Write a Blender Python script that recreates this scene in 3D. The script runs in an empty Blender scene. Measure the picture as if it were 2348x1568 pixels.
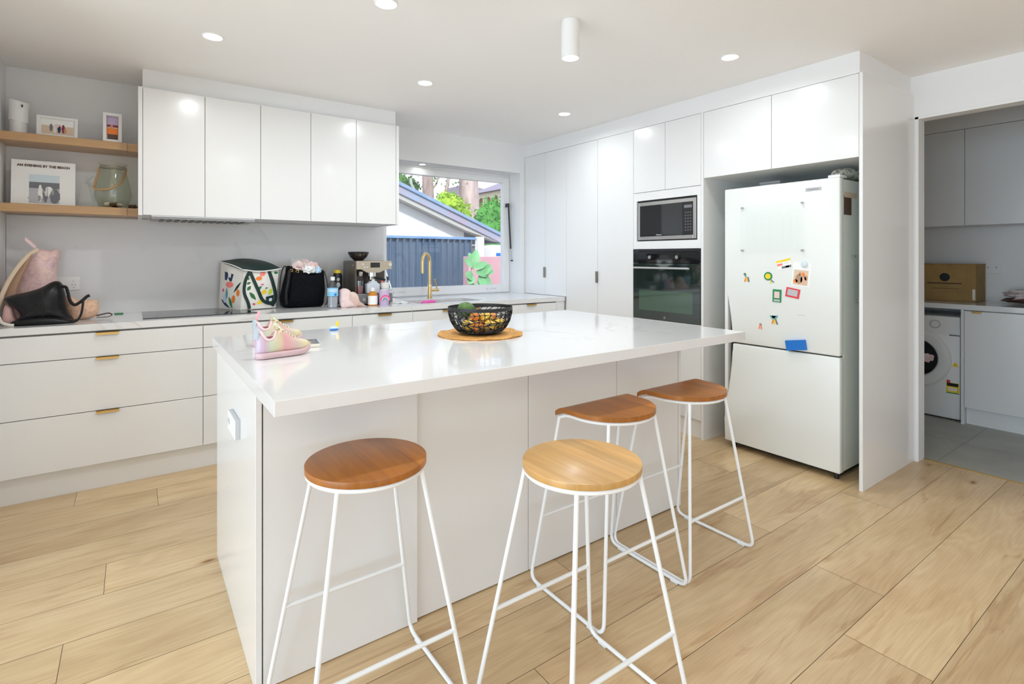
import bpy, bmesh, math, random
from mathutils import Vector, Matrix, noise
random.seed(7)
sc = bpy.context.scene
C = sc.collection
PI = math.pi

# ------------------------------------------------------------------ camera, world, sun, exposure
cd = bpy.data.cameras.new('camera'); cam = bpy.data.objects.new('camera', cd); C.objects.link(cam)
cam.location = (0, 0, 1.33)
cam.rotation_euler = (PI/2, 0, -math.radians(35.6125))
cd.sensor_width = 36; cd.lens = 36*1207.73/2348
cd.shift_y = -(784-589.62)/2348
cd.clip_start = .05; cd.clip_end = 200
sc.camera = cam
sc.view_settings.view_transform = 'Standard'; sc.view_settings.look = 'None'
sc.view_settings.gamma = 1; sc.view_settings.use_curve_mapping = False
sc.view_settings.exposure = 0.29
sc.cycles.max_bounces = 10; sc.cycles.diffuse_bounces = 6; sc.cycles.glossy_bounces = 4
sc.cycles.transmission_bounces = 8; sc.cycles.transparent_max_bounces = 12
sc.cycles.sample_clamp_indirect = 6; sc.cycles.caustics_reflective = False; sc.cycles.caustics_refractive = False

w = bpy.data.worlds.new('sky'); sc.world = w; w.use_nodes = True
wn = w.node_tree.nodes; wl = w.node_tree.links
bg = wn['Background']; tc = wn.new('ShaderNodeTexCoord'); sx = wn.new('ShaderNodeSeparateXYZ')
cr = wn.new('ShaderNodeValToRGB'); nz = wn.new('ShaderNodeTexNoise'); mx = wn.new('ShaderNodeMix'); mx.data_type = 'RGBA'
wl.new(tc.outputs['Generated'], sx.inputs[0]); wl.new(sx.outputs['Z'], cr.inputs[0])
cr.color_ramp.elements[0].color = (.72, .82, .95, 1); cr.color_ramp.elements[1].color = (.30, .52, .92, 1)
cr.color_ramp.elements[0].position = .02; cr.color_ramp.elements[1].position = .6
nz.inputs['Scale'].default_value = 3.2; nz.inputs['Detail'].default_value = 5
cr2 = wn.new('ShaderNodeValToRGB'); cr2.color_ramp.elements[0].position = .45; cr2.color_ramp.elements[1].position = .62
wl.new(tc.outputs['Generated'], nz.inputs['Vector']); wl.new(nz.outputs['Fac'], cr2.inputs[0])
wl.new(cr2.outputs[0], mx.inputs['Factor']); wl.new(cr.outputs[0], mx.inputs[6]); mx.inputs[7].default_value = (.85, .88, .92, 1)
wl.new(mx.outputs[2], bg.inputs['Color']); bg.inputs['Strength'].default_value = 1.45

sd = bpy.data.lights.new('sun', 'SUN'); sd.energy = 3.2; sd.angle = math.radians(6); sd.color = (1, .96, .9)
so = bpy.data.objects.new('sun', sd); C.objects.link(so)
so.rotation_euler = (math.radians(48), 0, math.radians(-30))

def daylight(name, loc, size, power, rot, col=(.84, .93, 1)):
    l = bpy.data.lights.new(name, 'AREA'); l.shape = 'RECTANGLE'; l.size, l.size_y = size; l.energy = power; l.color = col
    o = bpy.data.objects.new(name, l); C.objects.link(o); o.location = loc; o.rotation_euler = rot; return o
# daylight through the glazing behind the camera and at the far left
daylight('daylight_rear', (.2, -3.95, 1.2), (5.6, 2.2), 7, (PI/2, 0, 0))
daylight('daylight_left', (-3.95, .2, 1.2), (4.0, 2.2), 135, (PI/2, 0, -PI/2), (.66, .84, 1))

# ------------------------------------------------------------------ materials
M = {}
def mat(name, col=(.8, .8, .8), rough=.5, metal=0, **k):
    m = bpy.data.materials.new(name); m.use_nodes = True; M[name] = m
    b = m.node_tree.nodes['Principled BSDF']
    b.inputs['Base Color'].default_value = (*col, 1); b.inputs['Roughness'].default_value = rough; b.inputs['Metallic'].default_value = metal
    for a, v in k.items(): b.inputs[a.replace('_', ' ')].default_value = v
    return m
def ramp(nt, stops):
    r = nt.nodes.new('ShaderNodeValToRGB'); e = r.color_ramp.elements
    while len(e) > 1: e.remove(e[-1])
    e[0].position = stops[0][0]; e[0].color = (*stops[0][1], 1)
    for p, c in stops[1:]:
        x = e.new(p); x.color = (*c, 1)
    return r
def coords(nt, scale=(1, 1, 1), kind='Object', rot=(0, 0, 0)):
    t = nt.nodes.new('ShaderNodeTexCoord'); mp = nt.nodes.new('ShaderNodeMapping')
    mp.inputs['Scale'].default_value = scale; mp.inputs['Rotation'].default_value = rot
    nt.links.new(t.outputs[kind], mp.inputs['Vector']); return mp.outputs[0]
def noisetex(nt, vec, scale, detail=4, dist=0, rough=.5):
    n = nt.nodes.new('ShaderNodeTexNoise'); n.inputs['Scale'].default_value = scale; n.inputs['Detail'].default_value = detail
    n.inputs['Distortion'].default_value = dist; n.inputs['Roughness'].default_value = rough
    nt.links.new(vec, n.inputs['Vector']); return n.outputs['Fac']
def mixc(nt, fac, a, b, mode='MIX'):
    m = nt.nodes.new('ShaderNodeMix'); m.data_type = 'RGBA'; m.blend_type = mode
    for i, v in ((0, fac), (6, a), (7, b)):
        if hasattr(v, 'links'): nt.links.new(v, m.inputs[i])
        elif i == 0: m.inputs[0].default_value = v
        else: m.inputs[i].default_value = (*v, 1)
    return m.outputs[2]
def setc(m, out): m.node_tree.links.new(out, m.node_tree.nodes['Principled BSDF'].inputs['Base Color'])
def noisy(name, c1, c2, scale=5, rough=.5, detail=4, sc3=(1, 1, 1), dist=0, lo=.35, hi=.65, bump=0, **k):
    m = mat(name, c1, rough, **k); nt = m.node_tree
    f = noisetex(nt, coords(nt, sc3), scale, detail, dist)
    r = ramp(nt, [(lo, c1), (hi, c2)]); nt.links.new(f, r.inputs[0]); setc(m, r.outputs[0])
    if bump:
        bp = nt.nodes.new('ShaderNodeBump'); bp.inputs['Strength'].default_value = bump; bp.inputs['Distance'].default_value = .004
        nt.links.new(f, bp.inputs['Height']); nt.links.new(bp.outputs[0], nt.nodes['Principled BSDF'].inputs['Normal'])
    return m
mat('laminate', (.80, .80, .795), .22, Coat_Weight=.25, Coat_Roughness=.12)
mat('laminate_edge', (.80, .80, .79), .35)
mat('wall_paint', (.82, .82, .82), .6)
mat('ceiling_paint', (.90, .895, .89), .75)
mat('gap', (.30, .28, .26), .8)  # dark tone that stands in for shade between cabinet fronts
mat('door_paint', (.82, .82, .81), .35)
mat('dark', (.012, .012, .012), .6)
mat('black_plastic', (.015, .015, .017), .35)
mat('rubber', (.02, .02, .02), .8)
mat('black_glass', (.006, .007, .008), .05, IOR=1.6)
mat('oven_glass', (.012, .022, .018), .05, IOR=1.75)
mat('oven_window', (.04, .085, .055), .06, IOR=1.7)
mat('hob_glass', (.012, .013, .014), .08, IOR=1.6)
mat('brass', (.62, .40, .13), .3, 1)
mat('brass_tap', (.74, .55, .27), .3, 1)
mat('bronze_dark', (.30, .27, .22), .35, 1)
mat('steel', (.55, .54, .53), .28, 1)
mat('steel_warm', (.58, .52, .42), .3, 1)
mat('chrome', (.8, .8, .8), .12, 1)
mat('grey_metal', (.42, .43, .44), .4)
mat('white_tube', (.86, .88, .89), .28, Coat_Weight=.4)
mat('white_plastic', (.82, .82, .81), .35)
mat('clear_pad', (.75, .78, .8), .3)
mat('upvc', (.82, .82, .82), .3)
mat('fridge_white', (.80, .82, .79), .3, Coat_Weight=.3)
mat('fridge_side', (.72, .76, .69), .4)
mat('paper', (.88, .88, .86), .8)
mat('light_grey', (.5, .5, .52), .5)
mat('outlet_grey', (.52, .53, .54), .5)
mat('cream_skin', (.72, .45, .30), .6)
mat('mid_grey', (.18, .18, .2), .5)
for n, c in dict(red=(.75, .05, .07), orange=(.9, .24, .03), yellow=(.9, .65, .03), lime=(.6, .75, .05), green=(.02, .25, .08), blue=(.01, .17, .6),
                 purple=(.15, .08, .25), pink=(.85, .35, .42), magenta=(.85, .10, .35), teal=(.12, .38, .38), skyblue=(.25, .62, .9), amber=(.55, .20, .01),
                 navy=(.01, .03, .10), coral=(.95, .25, .22), tan=(.45, .28, .18), brown=(.10, .05, .03), darkgreen=(.005, .03, .025), leafgreen=(.03, .16, .05),
                 paleblue=(.55, .72, .88), cream=(.80, .76, .66), lilac=(.55, .42, .60), maroon=(.25, .02, .05), sand=(.70, .55, .40), skin=(.60, .30, .18),
                 hotpink=(.9, .12, .5), softpink=(.82, .60, .60), silverblue=(.62, .72, .78)).items():
    mat(n, c, .45)
def emit(name, col, s):
    m = bpy.data.materials.new(name); m.use_nodes = True; M[name] = m; nt = m.node_tree; nt.nodes.clear()
    e = nt.nodes.new('ShaderNodeEmission'); e.inputs[0].default_value = (*col, 1); e.inputs[1].default_value = s
    o = nt.nodes.new('ShaderNodeOutputMaterial'); nt.links.new(e.outputs[0], o.inputs[0]); return m
emit('lamp_face', (1, .97, .92), 9)
def glassy(name, tint=(1, 1, 1), refl=.08, rough=.02):
    m = bpy.data.materials.new(name); m.use_nodes = True; M[name] = m; nt = m.node_tree; nt.nodes.clear()
    t = nt.nodes.new('ShaderNodeBsdfTransparent'); t.inputs[0].default_value = (*tint, 1)
    g = nt.nodes.new('ShaderNodeBsdfGlossy'); g.inputs['Roughness'].default_value = rough
    fr = nt.nodes.new('ShaderNodeFresnel'); fr.inputs[0].default_value = 1.45
    mu = nt.nodes.new('ShaderNodeMath'); mu.operation = 'MULTIPLY_ADD'; mu.inputs[1].default_value = .8; mu.inputs[2].default_value = refl*.3
    gm = nt.nodes.new('ShaderNodeNewGeometry'); iv = nt.nodes.new('ShaderNodeMath'); iv.operation = 'SUBTRACT'; iv.inputs[0].default_value = 1; nt.links.new(gm.outputs['Backfacing'], iv.inputs[1])
    m2 = nt.nodes.new('ShaderNodeMath'); m2.operation = 'MULTIPLY'; nt.links.new(fr.outputs[0], m2.inputs[0]); nt.links.new(iv.outputs[0], m2.inputs[1])
    nt.links.new(m2.outputs[0], mu.inputs[0])
    mxs = nt.nodes.new('ShaderNodeMixShader'); o = nt.nodes.new('ShaderNodeOutputMaterial')
    nt.links.new(mu.outputs[0], mxs.inputs[0]); nt.links.new(t.outputs[0], mxs.inputs[1]); nt.links.new(g.outputs[0], mxs.inputs[2]); nt.links.new(mxs.outputs[0], o.inputs[0])
    return m
glassy('window_glass'); glassy('acrylic', (.99, .995, .995), -.1); glassy('jar_glass', (.955, .97, .935), .15); glassy('clear_glass', (.92, .94, .94), .25)
glassy('bottle_plastic', (.80, .84, .88), .3, .1); glassy('smoked', (.22, .20, .19), .4, .1)

# stone with thin veins
def stone(name, base, vein, rough, vs=1.3, width=.012):
    m = mat(name, base, rough, Coat_Weight=.3, Coat_Roughness=.05); nt = m.node_tree
    v = coords(nt, (1, 1, 1))
    n1 = nt.nodes.new('ShaderNodeTexNoise'); n1.inputs['Scale'].default_value = vs; n1.inputs['Detail'].default_value = 8; n1.inputs['Distortion'].default_value = 1.2
    nt.links.new(v, n1.inputs['Vector'])
    r = ramp(nt, [(.5-width*2, (0, 0, 0)), (.5, (1, 1, 1)), (.5+width*2, (0, 0, 0))]); nt.links.new(n1.outputs['Fac'], r.inputs[0])
    f2 = noisetex(nt, v, 2.3, 3); r2 = ramp(nt, [(.5, (0, 0, 0)), (.68, (1, 1, 1))]); nt.links.new(f2, r2.inputs[0])
    f = mixc(nt, 1.0, r.outputs[0], r2.outputs[0], 'MULTIPLY')
    setc(m, mixc(nt, f, base, vein)); return m
stone('quartz', (.77, .77, .77), (.66, .64, .62), .14)
stone('splash_stone', (.70, .70, .70), (.55, .55, .55), .25, 1.0, .02)

# oak floor planks: per-plank random value in the colour attribute "plank"
def oak():
    m = mat('oak_floor', (.6, .45, .3), .34, Coat_Weight=.12, Coat_Roughness=.3); nt = m.node_tree
    a = nt.nodes.new('ShaderNodeAttribute'); a.attribute_name = 'plank'
    s = nt.nodes.new('ShaderNodeSeparateColor'); nt.links.new(a.outputs['Color'], s.inputs[0])
    t = nt.nodes.new('ShaderNodeTexCoord')
    off = nt.nodes.new('ShaderNodeVectorMath'); off.operation = 'MULTIPLY_ADD'; off.inputs[1].default_value = (37, 53, 11)
    nt.links.new(a.outputs['Color'], off.inputs[0]); nt.links.new(t.outputs['Object'], off.inputs[2])
    def mp(sx_, sy_):
        q = nt.nodes.new('ShaderNodeMapping'); q.inputs['Scale'].default_value = (sx_, sy_, 1); nt.links.new(off.outputs[0], q.inputs['Vector']); return q.outputs[0]
    big = noisetex(nt, mp(.9, 3.2), 1.6, 4, .6)
    r1 = ramp(nt, [(.25, (.71, .54, .325)), (.5, (.65, .475, .27)), (.75, (.54, .37, .195))]); nt.links.new(big, r1.inputs[0])
    # cathedral grain
    n0 = nt.nodes.new('ShaderNodeTexNoise'); n0.inputs['Scale'].default_value = 1.1; n0.inputs['Detail'].default_value = 2; nt.links.new(mp(.7, 4.5), n0.inputs['Vector'])
    wv = nt.nodes.new('ShaderNodeMath'); wv.operation = 'MULTIPLY'; wv.inputs[1].default_value = 90; nt.links.new(n0.outputs['Fac'], wv.inputs[0])
    sn = nt.nodes.new('ShaderNodeMath'); sn.operation = 'SINE'; nt.links.new(wv.outputs[0], sn.inputs[0])
    r2 = ramp(nt, [(0, (.80, .74, .68)), (1, (1, 1, 1))])
    mr = nt.nodes.new('ShaderNodeMapRange'); mr.inputs[1].default_value = -1; nt.links.new(sn.outputs[0], mr.inputs[0]); nt.links.new(mr.outputs[0], r2.inputs[0])
    c = mixc(nt, .35, r1.outputs[0], r2.outputs[0], 'MULTIPLY')
    fine = noisetex(nt, mp(3, 90), 2.2, 5); r3 = ramp(nt, [(.35, (.82, .78, .74)), (.6, (1, 1, 1))]); nt.links.new(fine, r3.inputs[0])
    c = mixc(nt, .6, c, r3.outputs[0], 'MULTIPLY')
    # brown streaks
    st = noisetex(nt, mp(.8, 7), 1.5, 6, 1.4); r4 = ramp(nt, [(.60, (1, 1, 1)), (.66, (.60, .42, .30)), (.72, (.9, .8, .7))]); nt.links.new(st, r4.inputs[0])
    c = mixc(nt, .42, c, r4.outputs[0], 'MULTIPLY')
    # knots
    vo = nt.nodes.new('ShaderNodeTexVoronoi'); vo.inputs['Scale'].default_value = 1.6; nt.links.new(mp(1.0, 2.2), vo.inputs['Vector'])
    r5 = ramp(nt, [(0, (.30, .18, .10)), (.025, (.45, .28, .16)), (.055, (.85, .76, .66)), (.10, (1, 1, 1))]); nt.links.new(vo.outputs['Distance'], r5.inputs[0])
    c = mixc(nt, 1, c, r5.outputs[0], 'MULTIPLY')
    hs = nt.nodes.new('ShaderNodeHueSaturation'); nt.links.new(c, hs.inputs['Color'])
    v = nt.nodes.new('ShaderNodeMapRange'); v.inputs[3].default_value = .93; v.inputs[4].default_value = 1.10; nt.links.new(s.outputs[2], v.inputs[0]); nt.links.new(v.outputs[0], hs.inputs['Value'])
    setc(m, hs.outputs[0]); return m
oak()
def woodmat(name, light, dark, sc3, rough=.35, strip=None, axis=0, coat=.2):
    m = mat(name, light, rough, Coat_Weight=coat, Coat_Roughness=.2); nt = m.node_tree
    v = coords(nt, sc3); f = noisetex(nt, v, 3, 6, .5); r = ramp(nt, [(.3, light), (.7, dark)]); nt.links.new(f, r.inputs[0]); c = r.outputs[0]
    if strip:
        t = nt.nodes.new('ShaderNodeTexCoord'); s = nt.nodes.new('ShaderNodeSeparateXYZ'); nt.links.new(t.outputs['Object'], s.inputs[0])
        d = nt.nodes.new('ShaderNodeMath'); d.operation = 'DIVIDE'; d.inputs[1].default_value = strip; nt.links.new(s.outputs[axis], d.inputs[0])
        fl = nt.nodes.new('ShaderNodeMath'); fl.operation = 'FLOOR'; nt.links.new(d.outputs[0], fl.inputs[0])
        wnz = nt.nodes.new('ShaderNodeTexWhiteNoise'); wnz.noise_dimensions = '1D'; nt.links.new(fl.outputs[0], wnz.inputs['W'])
        hs = nt.nodes.new('ShaderNodeHueSaturation'); nt.links.new(c, hs.inputs['Color'])
        mr = nt.nodes.new('ShaderNodeMapRange'); mr.inputs[3].default_value = .82; mr.inputs[4].default_value = 1.18; nt.links.new(wnz.outputs['Value'], mr.inputs[0]); nt.links.new(mr.outputs[0], hs.inputs['Value'])
        c = hs.outputs[0]
    setc(m, c); return m
woodmat('shelf_oak', (.56, .34, .16), (.46, .26, .11), (1, 12, 12))
woodmat('seat_wood', (.47, .17, .022), (.33, .105, .012), (14, 1.2, 1), .35, .052, 0, .06)
woodmat('seat_wood_pale', (.72, .43, .15), (.55, .29, .08), (14, 1.2, 1), .3, .048, 0)
noisy('tile', (.46, .455, .40), (.38, .375, .33), 3, .35, 8, dist=1)
noisy('cardboard', (.42, .27, .10), (.36, .22, .08), 9, .8)
noisy('straw', (.75, .40, .12), (.55, .26, .06), 60, .8, bump=.6)
noisy('black_leather', (.004, .004, .005), (.009, .009, .011), 25, .36, bump=.3, Specular_IOR_Level=.35)
noisy('black_fabric', (.002, .002, .004), (.005, .005, .008), 60, .85, bump=.3, Specular_IOR_Level=.15)
noisy('pink_fabric', (.80, .50, .46), (.62, .34, .36), 7, .75, 6, dist=1, bump=.4)
noisy('pink_print', (.88, .64, .58), (.66, .44, .48), 16, .7, 5, dist=1.5, lo=.42, hi=.7, bump=.3)
noisy('peach_lace', (.86, .58, .40), (.70, .42, .28), 55, .8, bump=.5)
noisy('towel_pink', (.84, .68, .66), (.72, .52, .50), 10, .9, bump=.3)
noisy('pale_cloth', (.80, .74, .72), (.55, .38, .36), 22, .9, 4, lo=.4, hi=.62, bump=.3)
noisy('bag_canvas', (.86, .85, .80), (.80, .78, .72), 8, .7)
noisy('avocado_skin', (.045, .11, .02), (.08, .17, .03), 30, .45, bump=.3)
noisy('pear_skin', (.85, .56, .08), (.70, .42, .04), 20, .45)
noisy('apple_skin', (.80, .16, .02), (.85, .42, .05), 8, .35)
noisy('marble_cloth', (.70, .70, .62), (.22, .22, .18), 40, .7, lo=.5, hi=.62)
noisy('bark', (.50, .40, .36), (.30, .22, .19), 3, .9, 6, (2, 2, .5), 1, bump=.5)
noisy('bark_pale', (.62, .50, .46), (.42, .31, .28), 2.2, .9, 6, (2, 2, .5), 1, bump=.5)
noisy('leaf_yellow', (.42, .60, .04), (.22, .42, .04), 2.5, .6)
noisy('leaf_green', (.10, .36, .04), (.05, .22, .03), 2.5, .6)
noisy('leaf_dark', (.06, .16, .05), (.12, .26, .06), 3, .6)
noisy('fig_leaf', (.13, .36, .14), (.22, .50, .22), 5, .45)
noisy('fence_steel', (.09, .14, .21), (.11, .16, .23), 2, .45)
noisy('roof_tile', (.32, .38, .48), (.40, .34, .42), 4, .7)
noisy('pink_render', (.62, .36, .38), (.55, .30, .33), 2, .8)
noisy('ground', (.22, .2, .17), (.15, .14, .12), 3, .9)
mat('house_wall', (.85, .84, .80), .8); mat('cream_render', (.92, .84, .62), .8); mat('eave', (.50, .49, .45), .7); mat('terracotta', (.30, .25, .30), .8)

mat('taupe', (.10, .085, .07), .35, .3); mat('tan_dark', (.12, .10, .085), .35, .3); mat('cloud', (.62, .66, .72), .5); mat('maroon_liquid', (.42, .16, .18), .3)
mat('water_tint', (.62, .60, .62), .15); mat('sole_inner', (.25, .07, .10), .8); mat('tongue_mint', (.62, .70, .50), .5); mat('lace_yellow', (.76, .66, .46), .6); mat('softpink_bright', (.88, .36, .42), .6)
mat('sole_pink', (.60, .42, .44), .45); mat('sequin', (.60, .70, .76), .25, .4); mat('smoked_solid', (.035, .025, .022), .12)
noisy('peach_cloth', (.82, .64, .55), (.68, .48, .40), 10, .9, bump=.3)
def iridescent():
    m = mat('iridescent', (.8, .6, .6), .35, Coat_Weight=.3); nt = m.node_tree
    t = nt.nodes.new('ShaderNodeTexCoord'); s = nt.nodes.new('ShaderNodeSeparateXYZ'); nt.links.new(t.outputs['Object'], s.inputs[0])
    mr = nt.nodes.new('ShaderNodeMapRange'); mr.inputs[1].default_value = 0; mr.inputs[2].default_value = .23; nt.links.new(s.outputs[0], mr.inputs[0])
    r = ramp(nt, [(0, (.50, .42, .52)), (.12, (.58, .40, .48)), (.22, (.54, .60, .44)), (.38, (.66, .52, .34)), (.46, (.66, .34, .34)), (.60, (.66, .40, .38)), (.70, (.60, .48, .40)), (.85, (.72, .64, .38)), (1, (.70, .56, .34))])
    nt.links.new(mr.outputs[0], r.inputs[0]); setc(m, r.outputs[0])
iridescent()
noisy('rail_blue', (.17, .30, .50), (.20, .34, .55), 3, .45); noisy('cap_blue', (.20, .32, .48), (.30, .38, .52), 5, .5); mat('light_bark', (.62, .62, .60), .8); mat('arch_brown', (.28, .12, .06), .8); mat('pink_stem', (.55, .38, .36), .7)

# ------------------------------------------------------------------ mesh helpers
class MB:
    def __init__(s): s.bm = bmesh.new()
    def box(s, x0, y0, z0, x1, y1, z1, bev=0, seg=1):
        vs = [s.bm.verts.new(p) for p in ((x0, y0, z0), (x1, y0, z0), (x1, y1, z0), (x0, y1, z0), (x0, y0, z1), (x1, y0, z1), (x1, y1, z1), (x0, y1, z1))]
        fs = [s.bm.faces.new([vs[i] for i in f]) for f in ((0, 3, 2, 1), (4, 5, 6, 7), (0, 1, 5, 4), (1, 2, 6, 5), (2, 3, 7, 6), (3, 0, 4, 7))]
        if bev:
            es = {e for f in fs for e in f.edges}
            bmesh.ops.bevel(s.bm, geom=list(es), offset=bev, segments=seg, profile=.6, affect='EDGES')
        return s
    def poly(s, pts):
        s.bm.faces.new([s.bm.verts.new(p) for p in pts]); return s
    def prism(s, pts, d):
        """pts: 3-D outline, d: extrusion vector"""
        d = Vector(d); a = [s.bm.verts.new(p) for p in pts]; b = [s.bm.verts.new(Vector(p)+d) for p in pts]
        s.bm.faces.new(a[::-1]); s.bm.faces.new(b)
        for i in range(len(a)):
            j = (i+1) % len(a); s.bm.faces.new((a[i], a[j], b[j], b[i]))
        return s
    def loft(s, rings, caps=True, closed=True):
        R = [[s.bm.verts.new(p) for p in r] for r in rings]
        for a, b in zip(R, R[1:]):
            n = len(a)
            for i in range(n if closed else n-1):
                j = (i+1) % n
                s.bm.faces.new((a[i], a[j], b[j], b[i]))
        if caps:
            s.bm.faces.new(R[0][::-1]); s.bm.faces.new(R[-1])
        return s
    def lathe(s, prof, c, n=32, caps=True):
        c = Vector(c)
        return s.loft([[c+Vector((r*math.cos(2*PI*i/n), r*math.sin(2*PI*i/n), z)) for i in range(n)] for r, z in prof], caps)
    def tube(s, pts, r, n=10, closed=False, caps=True, flat=1.0, up=None):
        P = [Vector(p) for p in pts]; R = []; N = len(P); prev = None
        for i, p in enumerate(P):
            a = P[(i-1) % N] if (closed or i) else P[i]; b = P[(i+1) % N] if (closed or i < N-1) else P[i]
            t = (b-a).normalized()
            if prev is None:
                u = Vector(up) if up else (Vector((0, 0, 1)) if abs(t.z) < .9 else Vector((1, 0, 0)))
            else: u = prev
            u = (u-t*u.dot(t)).normalized(); prev = u; v = t.cross(u)
            rr = r[i] if isinstance(r, (list, tuple)) else r
            R.append([p+u*rr*flat*math.cos(2*PI*k/n)+v*rr*math.sin(2*PI*k/n) for k in range(n)])
        if closed: R.append(R[0]); 
        if closed:
            V = [[s.bm.verts.new(q) for q in ring] for ring in R[:-1]]; V.append(V[0])
            for a, b in zip(V, V[1:]):
                for k in range(n): s.bm.faces.new((a[k], a[(k+1) % n], b[(k+1) % n], b[k]))
            return s
        return s.loft(R, caps)
    def cyl(s, p0, p1, r0, r1=None, n=24):
        return s.tube([p0, p1], [r0, r0 if r1 is None else r1], n)
    def blob(s, c, r, sub=3, amp=0, freq=3, seed=0):
        res = bmesh.ops.create_icosphere(s.bm, subdivisions=sub, radius=1)
        c = Vector(c)
        for v in res['verts']:
            d = v.co.normalized(); k = 1+amp*noise.noise(d*freq+Vector((seed, seed*1.7, 0)))
            v.co = c+Vector((d.x*r[0]*k, d.y*r[1]*k, d.z*r[2]*k))
        return s
def spline(pts, k=6, closed=False):
    P = [Vector(p) for p in pts]; N = len(P); out = []
    rng = range(N if closed else N-1)
    for i in rng:
        p0 = P[(i-1) % N] if (closed or i) else P[0]; p1 = P[i]; p2 = P[(i+1) % N]; p3 = P[(i+2) % N] if (closed or i < N-2) else P[-1]
        for j in range(k):
            t = j/k
            out.append(.5*((2*p1)+(p2-p0)*t+(2*p0-5*p1+4*p2-p3)*t*t+(3*p1-p0-3*p2+p3)*t**3))
    if not closed: out.append(P[-1])
    return out
def fillet(pts, r, k=5):
    P = [Vector(p) for p in pts]; out = [P[0]]
    for a, b, c in zip(P, P[1:], P[2:]):
        d1 = (a-b); d2 = (c-b); rr = min(r, d1.length*.45, d2.length*.45)
        p1 = b+d1.normalized()*rr; p2 = b+d2.normalized()*rr
        for j in range(k+1):
            t = j/k; out.append((1-t)**2*p1+2*t*(1-t)*b+t*t*p2)
    out.append(P[-1]); return out
WL = {}
def tagit(o, label=None, cat=None, group=None, kind=None):
    if label: o['label'] = label
    if cat: o['category'] = cat
    if group: o['group'] = group
    if kind: o['kind'] = kind
    return o
def finish(mb, name, ms, off, smooth=32, recalc=True):
    bm = mb.bm
    bmesh.ops.translate(bm, verts=bm.verts, vec=-off)
    if recalc: bmesh.ops.recalc_face_normals(bm, faces=bm.faces)
    for f in bm.faces: f.smooth = bool(smooth)
    if smooth:
        lim = math.radians(smooth)
        for e in bm.edges: e.smooth = not (len(e.link_faces) == 2 and e.calc_face_angle(0) > lim)
    me = bpy.data.meshes.new(name); bm.to_mesh(me); bm.free()
    for m in (ms if isinstance(ms, (list, tuple)) else [ms]): me.materials.append(M[m] if isinstance(m, str) else m)
    return me
def part(name, mb, m, parent, smooth=32, label=None, kind=None):
    me = finish(mb, name, m, WL[parent], smooth)
    o = bpy.data.objects.new(name, me); C.objects.link(o); o.parent = parent; WL[o] = WL[parent]
    return tagit(o, label=label, kind=kind)
def thing(name, label, cat, loc=(0, 0, 0), group=None):
    o = bpy.data.objects.new(name, None); C.objects.link(o); o.location = loc; o.empty_display_size = .05; WL[o] = Vector(loc)
    return tagit(o, label, cat, group)
def solo(name, mb, m, label, cat, loc=(0, 0, 0), group=None, kind=None, smooth=32):
    me = finish(mb, name, m, Vector(loc), smooth); o = bpy.data.objects.new(name, me); C.objects.link(o); o.location = loc; WL[o] = Vector(loc)
    return tagit(o, label, cat, group, kind)
def struct(name, mb, m, smooth=32):
    me = finish(mb, name, m, Vector((0, 0, 0)), smooth); o = bpy.data.objects.new(name, me); C.objects.link(o); o['kind'] = 'structure'; WL[o] = Vector((0, 0, 0)); return o
def dup(root, loc, rz=0, label=None, group=None):
    r = root.copy(); C.objects.link(r); r.location = loc; r.rotation_euler = (0, 0, rz)
    if label: r['label'] = label
    if group: r['group'] = group
    for ch in list(root.children):
        c = ch.copy(); C.objects.link(c); c.parent = r
        for g in ch.children:
            d = g.copy(); C.objects.link(d); d.parent = c
    return r
def B(*a, bev=0, seg=1): return MB().box(*a, bev=bev, seg=seg)
def textpart(s, size, loc, rot, m, parent, name='lettering', ext=.0003, sx=1.0, bold=0):
    cu = bpy.data.curves.new('t', 'FONT'); cu.body = s; cu.size = size; cu.extrude = ext; cu.align_x = 'CENTER'; cu.align_y = 'CENTER'; cu.resolution_u = 3; cu.offset = bold
    to = bpy.data.objects.new('t', cu); C.objects.link(to); bpy.context.view_layer.update()
    me = bpy.data.meshes.new_from_object(to); bpy.data.objects.remove(to); bpy.data.curves.remove(cu)
    mtx = Matrix.Translation(Vector(loc)-WL[parent]) @ Matrix.Rotation(rot[2], 4, 'Z') @ Matrix.Rotation(rot[0], 4, 'X') @ Matrix.Diagonal((sx, 1, 1, 1))
    me.transform(mtx); me.name = name; me.materials.clear(); me.materials.append(M[m])
    o = bpy.data.objects.new(name, me); C.objects.link(o); o.parent = parent; WL[o] = WL[parent]; return o
def pillow(outline, yc, thick, rings=7, k=5, amp=.0, freq=8, seed=0, back=None, power=.7):
    """outline of (x,z) points inflated along y both ways"""
    O = spline([(p[0], 0, p[1]) for p in outline], k, True); c = sum(O, Vector())/len(O)
    back = thick if back is None else back
    R = []
    for i in range(-rings, rings+1):
        a = i/rings*PI/2*.985; s_ = math.cos(a)**power; dy = (thick if i < 0 else back)*math.sin(a)
        ring = []
        for p in O:
            q = c+(p-c)*s_; v = Vector((q.x, yc+dy, q.z))
            if amp: v += Vector((noise.noise(v*freq+Vector((seed, 0, 0))), noise.noise(v*freq+Vector((0, seed, 5)))*1.6, noise.noise(v*freq+Vector((3, 0, seed)))))*amp
            ring.append(v)
        R.append(ring)
    return MB().loft(R)

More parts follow.
